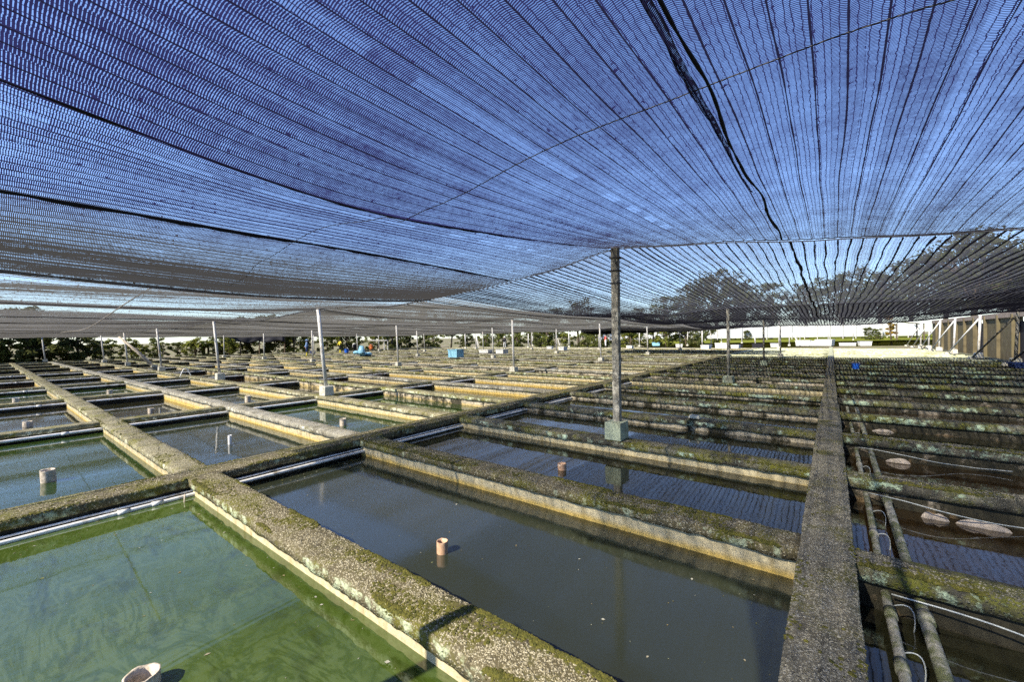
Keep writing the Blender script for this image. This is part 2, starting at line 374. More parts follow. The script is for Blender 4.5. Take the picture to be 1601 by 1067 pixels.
M['black_sheet'] = plain_mat('black_sheet', (0.012, 0.012, 0.018), 0.7, 0.3, 0.4, 3.0, 0.5)
M['grass'] = leaf_mat('grass_ground', (0.17, 0.22, 0.05))
M['leaf_dark'] = leaf_mat('leaf_dark', (0.070, 0.092, 0.040))
M['leaf_mid'] = leaf_mat('leaf_mid', (0.090, 0.120, 0.040))
M['leaf_pale'] = leaf_mat('leaf_pale', (0.11, 0.14, 0.035))
M['leaf_yellow'] = leaf_mat('leaf_yellow', (0.26, 0.20, 0.04))
M['bark'] = plain_mat('bark', (0.11, 0.085, 0.06), 0.95, 0.15, 0.5, 5.0, 0.8)
M['wall_panel'] = plain_mat('streaked_concrete', (0.115, 0.095, 0.055), 0.9, 0.2, 0.45, 1.6, 0.5, (0.10, 0.085, 0.045), 0.55)
M['wall_pink'] = plain_mat('pinkish_plaster', (0.26, 0.21, 0.17), 0.9, 0.2, 0.25, 3.0, 0.4)
M['lump'] = plain_mat('pale_lump', (0.36, 0.31, 0.26), 0.9, 0.2, 0.3, 8.0, 0.3, (0.16, 0.14, 0.10), 0.4)
M['white_wall'] = plain_mat('white_plastic_sheet', (0.55, 0.56, 0.56), 0.6, 0.3, 0.25, 2.0, 0.1)
M['blue'] = plain_mat('blue_plastic', (0.02, 0.13, 0.62), 0.4, 0.45, 0.2, 8.0, 0.1)
M['light_blue'] = plain_mat('light_blue_plastic', (0.20, 0.42, 0.55), 0.5, 0.4, 0.15, 6.0, 0.1)
M['navy'] = plain_mat('navy_fabric', (0.03, 0.05, 0.14), 0.9, 0.1, 0.3)
M['denim'] = plain_mat('pale_blue_fabric', (0.22, 0.34, 0.58), 0.9, 0.1, 0.3)
M['yellow'] = plain_mat('yellow_fabric', (0.72, 0.60, 0.06), 0.8, 0.2, 0.2)
M['orange'] = plain_mat('orange_fabric', (0.80, 0.22, 0.06), 0.8, 0.2, 0.2)
M['red'] = plain_mat('red_fabric', (0.68, 0.08, 0.07), 0.8, 0.2, 0.2)
M['white'] = plain_mat('white_fabric', (0.58, 0.58, 0.55), 0.8, 0.2, 0.15)
M['black'] = plain_mat('black_fabric', (0.015, 0.015, 0.02), 0.8, 0.2, 0.2)
M['skin'] = plain_mat('skin', (0.36, 0.20, 0.13), 0.6, 0.3, 0.1)
M['dirt'] = plain_mat('soil', (0.20, 0.165, 0.11), 0.95, 0.15, 0.4, 0.6, 0.5, (0.10, 0.12, 0.03), 0.6)

# ------------------------------------------------------------------ ground
g = MB(); g.add([(-700, -700, -0.62), (700, -700, -0.62), (700, 700, -0.62), (-700, 700, -0.62)], [(0, 1, 2, 3)])
tag(g.build('ground', M['dirt']), 'bare soil ground under and around the tanks', 'ground', kind='structure')
g = MB()
pts = [DIR(1020, 44), DIR(1475, 44), DIR(1490, 110), DIR(1000, 110)]
g.add([(p.x, p.y, -0.02) for p in pts], [(0, 1, 2, 3)])
tag(g.build('field', M['grass']), 'bright green grass field beyond the tanks', 'field', kind='structure')

# ------------------------------------------------------------------ walls with copings
def steps(a0, a1, other, axis):
    out = [a0]; s = 1 if a1 > a0 else -1; a = a0
    while (a1 - a) * s > 1e-6:
        x, y = (a, other) if axis == 'x' else (other, a)
        d = max(0.9, math.hypot(x, y))
        st = min(0.5, max(0.018, 0.011 * d))
        a += st * s
        if (a1 - a) * s < st * 0.6: a = a1
        out.append(a)
    return out

COPINGS = []
def wall(name, label, axis, c, a0, a1, w, cop, face, group=None, z=0.0, depth=0.60, thick=0.055, rough=1.0):
    """axis: the direction it runs; c: centre across; a0..a1 along"""
    root = empty(name, ((a0, c, z) if axis == 'x' else (c, a0, z)))
    ox, oy = (a0, c) if axis == 'x' else (c, a0)
    prof = [(-.5, -thick, 0), (-.5, -thick * .55, 1), (-.495, -.006, 1), (-.46, .001, .6), (-.22, .003, .5), (0, .005, .5), (.22, .003, .5), (.46, .001, .6), (.495, -.006, 1), (.5, -thick * .55, 1), (.5, -thick, 0)]
    n = len(prof); mb = MB(); A = steps(a0, a1, c, axis)
    sd = hash((name, round(c, 2), round(a0, 2))) % 97
    for a in A:
        wob = noise.noise(Vector((a * 0.8, c, sd))) * 0.006 * rough
        zz = noise.noise(Vector((a * 0.5, c * 1.3, sd + 9))) * 0.006 * rough
        for i, (s, h, k) in enumerate(prof):
            e = noise.noise(Vector((a * 9, s * 4 + sd, 1.7))) * 0.007 + noise.noise(Vector((a * 24, s * 9, sd))) * 0.0045
            ez = noise.noise(Vector((a * 14, s * 7, sd + 4))) * 0.006 + noise.noise(Vector((a * 30, s * 16, sd + 2))) * 0.0035
            q = s * w + wob + (e * rough * (1 if s > 0 else -1) if abs(s) > .3 else 0)
            hz = h + zz + ez * rough * (k if k else 1.6)
            x, y = (a, c + q) if axis == 'x' else (c - q, a)
            mb.v.append((x - ox, y - oy, hz))
    for j in range(len(A) - 1):
        for i in range(n - 1):
            p = j * n + i; mb.f.append((p, p + n, p + n + 1, p + 1) if False else (p, p + n, p + n + 1, p + 1)); mb.mi.append(0)
        mb.f.append((j * n, j * n + n - 1, j * n + 2 * n - 1, j * n + n)); mb.mi.append(0)
    mb.f.append(tuple(range(n))); mb.f.append(tuple((len(A) - 1) * n + i for i in range(n - 1, -1, -1))); mb.mi += [0, 0]
    cp = mb.build('coping', cop, root, smooth=True)
    COPINGS.append((name, axis, c, a0, a1, w, cp, mb, ox, oy))
    cp.data.polygons.foreach_set('use_smooth', [True] * len(cp.data.polygons))
    b = MB(); mid = (a0 + a1) / 2; wb = w - 0.05; ln = abs(a1 - a0) - 0.004
    h = depth - thick + 0.01
    if axis == 'x': b.box((mid - ox, 0, -thick + 0.01 - h / 2), (ln, wb, h))
    else: b.box((0, mid - oy, -thick + 0.01 - h / 2), (wb, ln, h))
    b.build('wall_body', face, root)
    tag(root, label, 'wall', group)
    return root

YP, Y0 = 1.375, 1.005
XL = -35.0
NK = 22
def yk(k): return Y0 + YP * k
XJ = [-3.70 - 3.65 * j for j in range(9)]
for k in range(-1, NK + 1):
    i = k + 1
    near = k <= 0
    zl = random.uniform(-.012, .004) if k > 1 else 0
    wall('tank_wall', 'long pale concrete tank wall left of the mossy beam, %s from the foreground' % ORD[i], 'x', yk(k), XL if k < 14 else -31, -3.93, 0.20,
         (M['cop_left'], M['cop_left2'], M['cop_left3'])[(k * 7 + 1) % 3] if k > 0 else M['cop_left'], M['face_grey'] if k % 4 == 3 else M['face_cream'], 'long tank walls in the left block', z=zl)
    if k >= 0 or True:
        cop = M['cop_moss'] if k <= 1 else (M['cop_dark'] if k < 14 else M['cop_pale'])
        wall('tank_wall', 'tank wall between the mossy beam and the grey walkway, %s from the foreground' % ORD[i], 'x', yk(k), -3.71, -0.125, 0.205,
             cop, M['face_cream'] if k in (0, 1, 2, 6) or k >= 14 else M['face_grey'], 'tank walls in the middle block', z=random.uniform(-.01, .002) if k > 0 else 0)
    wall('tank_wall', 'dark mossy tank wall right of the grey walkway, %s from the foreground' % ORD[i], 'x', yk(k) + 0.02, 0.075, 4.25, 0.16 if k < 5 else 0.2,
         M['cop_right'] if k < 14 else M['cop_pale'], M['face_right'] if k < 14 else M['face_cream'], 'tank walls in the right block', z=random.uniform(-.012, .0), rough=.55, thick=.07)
for j in range(1, 9):
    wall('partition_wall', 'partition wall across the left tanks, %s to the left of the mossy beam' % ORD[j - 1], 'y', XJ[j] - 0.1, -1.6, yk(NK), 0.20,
         M['cop_left'], M['face_shaded'], 'partition walls in the left block', z=-0.009)
wall('cross_beam', 'long green mossy concrete beam crossing the picture left of the walkway', 'y', -3.835, -1.6, 20.3, 0.27, M['cop_moss'], M['face_shaded'], z=0.005, thick=0.06)
wall('cross_beam', 'far pale continuation of the mossy beam behind the dark tanks', 'y', -3.835, 20.3, yk(NK), 0.22, M['cop_pale'], M['face_shaded'], z=0.003)
wall('walkway', 'straight grey concrete walkway running away at the right', 'y', -0.025, -0.9, 7.2, 0.205, M['cop_walk'], M['face_shaded'], z=0.006, depth=0.62, rough=0.5)
wall('walkway', 'narrower far stretch of the grey walkway', 'y', -0.030, 7.2, 20.4, 0.185, M['cop_walk'], M['face_shaded'], z=0.003, depth=0.62, rough=0.5)
wall('walkway', 'pale sunlit end of the walkway in the open', 'y', -0.030, 20.4, 34.0, 0.19, M['cop_pale'], M['face_shaded'], z=0.004, depth=0.62, rough=0.5)
wall('edge_wall', 'mossy edge wall of the tanks below the braced posts', 'y', 4.36, 1.0, 34, 0.24, M['cop_right'], M['face_right'], z=0.004)
wall('edge_wall', 'edge wall of the tanks before the left hedge', 'y', XL - 0.1, -1.6, yk(NK), 0.22, M['cop_left'], M['face_cream'], z=0.004)

# ------------------------------------------------------------------ pebbles and moss on the near copings
from mathutils.bvhtree import BVHTree
def island_mat(name, cols, rough=.85):
    t = NT(name); g_ = t.new('ShaderNodeNewGeometry')
    st = [(i / max(1, len(cols) - 1), c) for i, c in enumerate(cols)]
    c = t.ramp(g_.outputs['Random Per Island'], st)
    t.bsdf(t.mix(t.noise(t.pos(), 160.0, 3.0), t.mix(0.5, c, (0, 0, 0)), c), rough, None, .25)
    return t.m
M['pebble'] = island_mat('pebble', [(.11, .095, .05), (.26, .225, .145), (.43, .39, .27), (.19, .16, .085), (.35, .315, .21)])
M['pebble_grey'] = island_mat('pebble_grey', [(.08, .075, .055), (.17, .16, .12), (.30, .28, .22), (.13, .12, .085)])
M['moss'] = island_mat('moss', [(.05, .052, .010), (.085, .085, .015), (.125, .115, .020), (.06, .058, .014)], .95)
def scatter(cp, lo, hi, n, kind, mat, seed, edge=False):
    name, axis, c, a0, a1, w, root, mbc, ox, oy = cp
    tree = BVHTree.FromPolygons(mbc.v, mbc.f); rn = random.Random(seed); mb = MB(); made = 0; tries = 0
    while made < n and tries < n * 6:
        tries += 1
        # more of them near the viewer
        a = lo + (hi - lo) * rn.random(); x_, y_ = (a, c) if axis == 'x' else (c, a)
        d = max(.9, math.hypot(x_, y_, 1.0))
        if rn.random() > (1.3 / d) ** 1.6: continue
        q = (rn.random() - .5) * w * .97
        if edge and rn.random() < .7: q = (.5 - abs(rn.gauss(0, .06))) * w * rn.choice((-1, 1)) * .985
        nz = noise.noise(Vector((a * 2.3, q * 9 + seed, seed)))
        if kind == 'moss' and nz < .06: continue
        if kind == 'pebble' and nz > .30: continue
        x, y = (a, c + q) if axis == 'x' else (c + q, a)
        hit = tree.ray_cast(Vector((x - ox, y - oy, .3)), Vector((0, 0, -1)))
        if hit[0] is None or hit[0].z < -.03: continue
        p = hit[0]; made += 1
        if kind == 'pebble':
            s_ = rn.uniform(.0022, .0052) * (1 + .12 * d); an = rn.uniform(0, 6.3); e = rn.uniform(.6, 1.0); h = s_ * rn.uniform(.28, .6)
            ca, sa = math.cos(an), math.sin(an); ring = []
            for k in range(6):
                t = k * math.pi / 3 + rn.uniform(-.25, .25); u_, v_ = s_ * math.cos(t), s_ * e * math.sin(t); ring.append((p.x + u_ * ca - v_ * sa, p.y + u_ * sa + v_ * ca, p.z - .001))
            b0 = len(mb.v); mb.v += ring + [(p.x + rn.uniform(-.2, .2) * s_, p.y + rn.uniform(-.2, .2) * s_, p.z + h)]
            for k in range(6): mb.f.append((b0 + k, b0 + (k + 1) % 6, b0 + 6)); mb.mi.append(0)
        else:
            s_ = rn.uniform(.003, .0075) * (1 + .12 * d); b0 = len(mb.v)
            for lv, (rr, hh) in enumerate(((1, -.15), (.85, .35), (.4, .7))):
                for k in range(6):
                    t = k * math.pi / 3 + lv * .5; j = rn.uniform(.7, 1.25); mb.v.append((p.x + rr * j * s_ * math.cos(t), p.y + rr * j * s_ * math.sin(t), p.z + hh * s_ * rn.uniform(.35, .9)))
            for lv in range(2):
                for k in range(6):
                    i0 = b0 + lv * 6 + k; i1 = b0 + lv * 6 + (k + 1) % 6; mb.f.append((i0, i1, i1 + 6, i0 + 6)); mb.mi.append(0)
            mb.f.append(tuple(b0 + 12 + k for k in range(6))); mb.mi.append(0)
    o = mb.build('pebbles' if kind == 'pebble' else 'moss_tufts', mat, root); o['kind'] = 'stuff'
for i, cp in enumerate(COPINGS):
    nm, ax, c = cp[0], cp[1], cp[2]
    if nm == 'tank_wall' and abs(c - yk(0)) < .1 and cp[3] == -3.71: scatter(cp, -3.7, -.15, 9000, 'pebble', M['pebble'], i); scatter(cp, -3.7, -.15, 4200, 'moss', M['moss'], i + 50, True)
    elif nm == 'tank_wall' and abs(c - yk(1)) < .1 and cp[3] == -3.71: scatter(cp, -3.7, -.15, 3500, 'pebble', M['pebble_grey'], i); scatter(cp, -3.7, -.15, 4500, 'moss', M['moss'], i + 50, True)
    elif nm == 'tank_wall' and abs(c - yk(2)) < .1 and cp[3] == -3.71: scatter(cp, -3.7, -.15, 1800, 'moss', M['moss'], i + 50, True)
    elif nm == 'tank_wall' and yk(-1) < c < yk(4) and cp[3] == .075: scatter(cp, .09, 2.2, 2500, 'pebble', M['pebble_grey'], i); scatter(cp, .09, 2.2, 2000, 'moss', M['moss'], i + 50, True)
    elif nm == 'walkway' and cp[3] < 0: scatter(cp, .9, 4.5, 9000, 'pebble', M['pebble_grey'], i); scatter(cp, .9, 5.5, 450, 'moss', M['moss'], i + 50, True)
    elif nm == 'cross_beam' and cp[3] < 0: scatter(cp, -.3, 5.5, 3500, 'pebble', M['pebble'], i); scatter(cp, -.3, 6.5, 4500, 'moss', M['moss'], i + 50, True)
    elif nm == 'tank_wall' and abs(c - yk(0)) < .1 and cp[3] == XL: scatter(cp, -9, -3.95, 4000, 'pebble', M['pebble'], i); scatter(cp, -9, -3.95, 1500, 'moss', M['moss'], i + 50, True)
    elif nm == 'tank_wall' and abs(c - yk(1)) < .1 and cp[3] == XL: scatter(cp, -9, -3.95, 2500, 'pebble', M['pebble'], i)

# ------------------------------------------------------------------ water
def water(x0, x1, y0, y1, z, mat, label):
    b = MB(); b.add([(x0, y0, z), (x1, y0, z), (x1, y1, z), (x0, y1, z)], [(0, 1, 2, 3)])
    tag(b.build('water', mat), label, 'water', kind='structure')
rs = random.Random(3)
WM = [M['w_teal'], M['w_dark'], M['w_green2'], M['w_teal'], M['w_olive'], M['w_brown']]
def lvl(): return rs.uniform(-.20, -.135)
fixed = {(0, -1): ('w_green2', -.13), (0, 0): ('w_teal', -.15), (0, 1): ('w_green2', -.14), (1, 0): ('w_dark', -.18), (1, -1): ('w_dark', -.15),
         (2, -1): ('w_green2', -.14), (2, 0): ('w_green2', -.15), (0, 2): ('w_green2', -.16), (1, 1): ('w_teal', -.16)}
for k in range(-2, NK):
    ya, yb = yk(k) + .07, yk(k + 1) - .07
    mid = {-1: ('w_green', -.115), 0: ('w_teal2', -.155), 1: ('w_dark', -.125), 2: ('w_dark', -.12)}.get(k, ('w_dark' if k < 14 else 'w_olive', rs.uniform(-.135, -.10)))
    water(-3.74, -0.10, ya, yb, mid[1], M[mid[0]], 'water in the middle tank, %s row' % ORD[k + 2])
    water(0.05, 4.28, ya, yb, -.165 + rs.uniform(-.02, .02), M['w_brown' if k % 3 else 'w_dark'] if k < 14 else M['w_olive'], 'dark water right of the walkway, %s row' % ORD[k + 2])
    ncol = 5 if k < 8 else 0
    for j in range(ncol):
        fm = fixed.get((j, k)) or (None, lvl())
        water(XJ[j + 1] - .03, XJ[j] - .24 if j == 0 else XJ[j] - .17, ya, yb, fm[1], M[fm[0]] if fm[0] else rs.choice(WM), 'water in left tank column %d, %s row' % (j + 1, ORD[k + 2]))
    water(XL, XJ[ncol] - (.17 if ncol else .24), ya, yb, lvl() - .02, rs.choice(WM), 'water strip in the far left tanks, %s row' % ORD[k + 2])

M['floating'] = island_mat('floating_bits', [(.30, .30, .24), (.10, .12, .03), (.22, .17, .08), (.40, .41, .36)])
def floating(x0, x1, y0, y1, z, n, seed, where):
    rn = random.Random(seed); mb = MB()
    for _ in range(n):
        x, y = rn.uniform(x0, x1), rn.uniform(y0, y1)
        if rn.random() < .6:
            if rn.random() < .5: y = y1 - abs(rn.gauss(0, .05))
            else: x = x0 + abs(rn.gauss(0, .12))
        x = min(max(x, x0), x1); y = min(max(y, y0), y1)
        s_ = rn.uniform(.0015, .0045) if rn.random() < .85 else rn.uniform(.006, .011); an = rn.uniform(0, 6.3); ca, sa = math.cos(an) * s_, math.sin(an) * s_
        e = rn.uniform(.35, .9)
        mb.add([(x + ca, y + sa, z + .0012), (x - sa * e, y + ca * e, z + .0025), (x - ca, y - sa, z + .0012), (x + sa * e, y - ca * e, z + .002)], [(0, 1, 2, 3)])
    tag(mb.build('floating_debris', M['floating']), 'specks and leaf bits floating in the ' + where, 'debris', kind='stuff')
floating(-3.66, -.16, yk(-1) + .12, yk(0) - .12, -.115, 260, 1, 'green foreground tank')
floating(-3.60, -.16, yk(0) + .12, yk(1) - .12, -.155, 260, 2, 'dark foreground tank')
floating(-3.60, -.16, yk(1) + .12, yk(2) - .12, -.125, 160, 3, 'tank before the dark post')
floating(XJ[1] + .03, XJ[0] - .32, yk(-1) + .12, yk(0) - .12, -.13, 140, 4, 'blue-lit tank at the left edge')
floating(XJ[1] + .03, XJ[0] - .32, yk(0) + .12, yk(1) - .12, -.15, 120, 5, 'tank behind the mossy beam')

# ------------------------------------------------------------------ shade nets
def lerp(nodes, x):
    if x <= nodes[0][0]: return nodes[0][1]
    for (a, p), (b, q) in zip(nodes, nodes[1:]):
        if x <= b:
            t = (x - a) / (b - a); t = t * t * (3 - 2 * t) * .5 + t * .5
            return p + (q - p) * t
    return nodes[-1][1]

N1_MID = [(-4.3, .435), (-3.8, .50), (-3.3, .60), (-2.9, .69), (-2.3, .70), (-1.85, .655), (-1.65, .585), (-1.5, .615), (-1.0, .695), (-.3, .75), (.6, .70), (1.5, .69), (3.0, .74), (4.6, .80)]
N1_EDGE = [(-4.6, .53), (-3.4, .60), (-2.5, .70), (-1.65, .845), (-.85, .775), (0, .676), (.64, .615), (1.1, .585), (2.2, .64), (3.85, .82), (4.6, .8)]
def h_row1(x, y):
    w = max(0.0, min(1.0, (y - 1.2) / 2.56))
    g = math.exp(-((x + 1.65) / .7) ** 2)
    w = w ** (2.0 - .75 * g)
    h = lerp(N1_MID, x) * (1 - w) + lerp(N1_EDGE, x) * w
    if y < 1.0: h += 0.095 * max(0, 1 - y) ** 1.5 * g
    if x < -3.0 and y < 2.6: h += 0.085 * (1 - max(y, -.5) / 2.6) * min(1.0, (-3.0 - x) / .8) - .02 * min(1.0, (-3.0 - x) / .8) * math.sin(math.pi * max(0, y) / 2.6)
    return h + .012 * noise.noise(Vector((x * .9, y * .7, 11.0)))
def h_row2(x, y):
    v = (y - 3.76) / 5.5
    a = lerp(N1_EDGE, x) + .004
    b = lerp([(-4.1, .42), (-2.9, .42), (-1.65, .50), (-.3, .50), (1.1, .48), (3.85, .62), (4.6, .66)], x)
    return a + (b - a) * v - (0.02 if x > -2.5 else .07) * math.sin(math.pi * v)
def h_row3(x, y):
    v = (y - 9.26) / 5.5
    a = lerp([(-4.1, .42), (-2.9, .44), (-1.65, .53), (1.1, .50), (3.85, .64), (4.6, .66)], x)
    b = lerp([(-4.1, .38), (-1.65, .42), (1.1, .37), (3.85, .60), (4.6, .62)], x)
    return a + (b - a) * v - 0.09 * math.sin(math.pi * v)
def h_row4(x, y):
    v = (y - 14.76) / 5.5
    a = lerp([(-4.1, .38), (-1.65, .42), (1.1, .38), (3.85, .60), (4.6, .62)], x)
    b = lerp([(-4.1, .26), (-1.65, .31), (.2, .25), (2.2, .36), (3.85, .56), (4.6, .58)], x)
    return a + (b - a) * v - 0.10 * math.sin(math.pi * v)

LEDGE = [.50, .53, .49, .46, .43, .41, .39]
def h_left(row):
    base = [.50, .47, .44, .41, .39, .37][row]
    y0 = [-2.0, 3.76, 9.26, 14.76, 20.26, 25.76][row]; yl = 5.76 if row == 0 else 5.5
    def f(x, y):
        v = min(1.0, max(0.0, (y - y0) / yl))
        d = -x - 4.4
        u1 = math.cos(2 * math.pi * d / 2.8 + (0.7 * noise.noise(Vector((x * .3, row * 3.1, 0))) if row else 0))
        post = math.cos(2 * math.pi * (-x - 7.15) / 5.63)
        far = min(1.0, max(0.0, (-x - 4.4) / 28))
        ua = .075 if row or d > 4.6 else .022 + .053 * max(0.0, (d - 2.6) / 2.0) ** 2 if d > 2.6 else .022
        h = base + (0.05 if row or d > 4.6 else 0.0 + .05 * max(0.0, min(1.0, d / 4.6)) ** 3) - ua * u1 - 0.10 * far
        e = abs(2 * v - 1) ** 2.2
        eb = LEDGE[row + (1 if v > .5 else 0)]
        h = h * (1 - e) + e * (eb + 0.055 * post - 0.09 * far)
        h += 0.02 * noise.noise(Vector((x * .5, y * .4, 0)))
        if x > -5.4:
            tgt = (h_row1, h_row2, h_row3, h_row4, h_row4, h_row4)[row](-4.3 if row == 0 else -4.08, min(max(y, -.06), 20.2))
            q = min(1, (x + 5.4) / (1.1 if row == 0 else 1.35)); q = q * q * (3 - 2 * q)
            h = h * (1 - q) + tgt * q
        return h
    return f

def net(label, hf, x0, x1, y0, y1, mat, per, amp, ny, hem=None):
    xs = []
    k0 = math.floor(x0 / RIB); k1 = math.ceil(x1 / RIB)
    prof = [(.5, -1.0), (.57, -.35), (.75, .22), (1.0, .35), (1.25, .22), (1.43, -.35)]
    stepk = per
    for k in range(k0, k1, stepk):
        for (t, q) in prof:
            x = (k + t * stepk - (stepk - 1) * .5) * RIB
            if x0 <= x <= x1: xs.append((x, q))
    mb = MB(); mb.uv = []
    ys = [y0 + (y1 - y0) * (j / ny) for j in range(ny + 1)]
    if y1 <= 4: ys = [y0 + (y1 - y0) * ((j / ny) ** 1.0) for j in range(ny + 1)]
    nx = len(xs)
    for y in ys:
        for (x, q) in xs:
            k = round(x / RIB)
            a = amp * (0.75 + 0.6 * noise.noise(Vector((k * .71, y * .35, 5.0))))
            dx = 0.010 * noise.noise(Vector((x * 1.7, y * .9, 2.0))) + 0.006 * noise.noise(Vector((x * 9, y * 2.2, 8.0)))
            if mat is M['net_light'] and x < -7: a *= min(1.5, 1 + (-7 - x) * .08)
            if y > 3.78: dx *= 2.2
            if mat is M['net_dense'] and x < -2.9: a *= 1 + (-2.9 - x) * 2.2
            z = 1.0 + hf(x, y) + q * a + 0.006 * noise.noise(Vector((x * 1.1, y * 1.6, 1.0)))
            if mat is M['net_dense'] and y1 < 4 and y < y0 + 1.0:
                sm = min(1.0, max(0.0, (x + .95) / .35)); y_off = -1.15 * sm * sm * (3 - 2 * sm) * (y0 + 1.0 - y)  # net drawn back out of view, shaped so its shade covers the near walkway
            else: y_off = 0.0
            yy = y + y_off + (0.012 * noise.noise(Vector((x * 3, 0, y))) if y in (ys[0], ys[-1]) else 0)
            mb.v.append((x + dx, yy, z)); mb.uv.append((x * U, (y + y_off) * U))
    for j in range(len(ys) - 1):
        for i in range(nx - 1):
            p = j * nx + i; mb.f.append((p, p + 1, p + nx + 1, p + nx)); mb.mi.append(0)
    root = empty('shade_net', ((x0 + x1) / 2, (y0 + y1) / 2, 0))
    loc = root.location / U
    mb.v = [(a - loc.x, b - loc.y, c) for a, b, c in mb.v]
    mb.build('netting', mat, root, smooth=True)
    # edge rope
    for ye in (y0, y1):
        if ye < 0: continue
        e = MB(); n = max(8, int((x1 - x0) / .18))
        e.tube([(x0 + (x1 - x0) * i / n - loc.x, ye - loc.y, 1.0 + hf(x0 + (x1 - x0) * i / n, ye) - amp * .5) for i in range(n + 1)], 0.0045, 5)
        e.build('edge_rope', M['wire'], root)
    if mat in (M['net_light'], M['net_grey']):
        for i in range(8):
            xv = -4.36 - 2.8 * i
            e = MB(); e.tube([(xv - loc.x, y0 + (y1 - y0) * q / 16 - loc.y, 1.0 + hf(xv, y0 + (y1 - y0) * q / 16) - amp * 1.05) for q in range(17)], .007, 5)
            e.build('valley_rope', M['rope'], root)
    tag(root, label, 'shade net', 'shade nets over the tanks')
    return root

nets = []
n1 = net('nearest blue-lit ribbed shade net overhead, split by a black seam', h_row1, -4.3, 4.6, -0.06, 3.76, M['net_dense'], 1, 0.008, 44)
n2_ = net('ribbed black shade net behind the nearest post, trees showing through', h_row2, -4.1, 4.6, 3.80, 9.26, M['net_far'], 1, 0.018, 30)
n3_ = net('third shade net over the dark tanks, sagging low', h_row3, -4.1, 4.6, 9.27, 14.76, M['net_low'], 1, 0.020, 20)
net('last shade net over the dark tanks, ending before the sunlit ones', h_row4, -4.1, 4.6, 14.77, 20.0, M['net_low'], 1, 0.020, 20)
lo = 3.76
net('grey swagged shade net over the nearest left tanks', h_left(0), -36.0, -4.29, -2.0, 3.755, M['net_light'], 1, 0.024, 22)
for r in range(1, 5):
    ya = 3.765 + 5.5 * (r - 1)
    net('grey shade net over the left tanks, %s row from the front' % ORD[r], h_left(r), -36.0, -4.08, ya, ya + 5.49, M['net_grey'], 1, 0.036, 12)
def h_patch(x, y): return .33 - .08 * math.sin(math.pi * (y - 20.4) / 5.6) - .03 * math.cos(x)
net('low dark shade net far behind the mossy beam', h_patch, -11.0, -2.4, 20.4, 26.0, M['net_dense'], 2, 0.012, 14)

# seams of the nearest net
def seam(hf, x, ya, yb, h0, h1, name, parent, n=90, wav=0.012):
    mb = MB(); loc = parent.location / U
    pts = []
    for i in range(n + 1):
        y = ya + (yb - ya) * i / n; t = i / n
        r = (h0 * (1 - t) + h1 * t) * (0.8 + 0.4 * noise.noise(Vector((x, y * 3.1, 3.3))) + .45 * noise.noise(Vector((x, y * 11, 1.3))))
        xx = x + wav * noise.noise(Vector((y * 1.9, x, 7))) 
        pts.append((xx - loc.x, y - loc.y, 1.0 + hf(x, y) - r * .9, r))
    mb.tube([p[:3] for p in pts], [max(.003, p[3]) for p in pts], 8)
    return mb.build(name, M['rope'], parent, smooth=True)
def flap(hf, x, parent):
    mb = MB(); mb.uv = []; loc = parent.location / U; n = 120
    for i in range(n + 1):
        y = -0.05 + 2.5 * i / n; t = max(0.0, 1 - max(0, y - .5) / 1.95)
        w = 0.022 * t ** .7 * (0.8 + .7 * noise.noise(Vector((y * 2.6, 1, 1))) + .35 * noise.noise(Vector((y * 9, 3, 1))))
        w2 = 0.018 * t ** .7 * (0.8 + .6 * noise.noise(Vector((y * 2.1, 7, 1))) + .35 * noise.noise(Vector((y * 8, 9, 1))))
        z = 1.0 + hf(x, y); c = x + .018 * noise.noise(Vector((y * 1.7, 4, 2)))
        for (q, s_) in ((-w, -.012), (-w * .4, -.02 - w * .5), (w2 * .3, -.014 - w2 * .35), (w2, -.012)):
            mb.uv.append(((c + q) * U * 1.0, y * U)); mb.v.append((c + q - loc.x, y - loc.y, z + s_ + .006 * noise.noise(Vector((y * 14, q * 40, 0)))))
    for i in range(n):
        for j in range(3):
            p = i * 4 + j; mb.f.append((p, p + 1, p + 5, p + 4)); mb.mi.append(0)
    return mb.build('folded_flap', M['net_hem'], parent, smooth=True)
seam(h_row1, -.30, -0.05, 3.74, .005, .009, 'seam', n1, 160, .03)
flap(h_row1, -.32, n1)
seam(h_row2, -.245, 3.81, 9.2, .012, .014, 'seam', n2_, 70, .03)
seam(h_row3, -.25, 9.28, 14.7, .016, .016, 'seam', n3_, 50, .03)
seam(h_row1, -2.92, -0.05, 3.74, .013, .008, 'seam', n1, 60)
seam(h_row1, -1.66, -0.05, 3.74, .006, .006, 'seam', n1, 60)

def strand(name, label, cat, pts, r, mat, group=None, n=6):
    mb = MB(); mb.tube(pts, r, n); o = mb.build(name, mat, None, smooth=True)
    return tag(o, label, cat, group)
def hx(hf, x, y): return (x, y, 1.0 + hf(x, y) - .018)
strand('wire', 'thin dark wire crossing under the nearest shade net', 'wire', [hx(h_row1, -4.05 + 8.4 * i / 60, 1.30 + .02 * math.sin(i)) for i in range(61)], .0018, M['wire'])
strand('hose', 'thin pale cord hanging below the left shade net', 'cord',
       [(-5.3 - 9 * t, 1.05 + .1 * t, 1.55 - .30 * t - .12 * math.sin(math.pi * t) + .02 * math.sin(9 * t)) for t in [i / 30 for i in range(31)]], .006, M['rope_pale'])

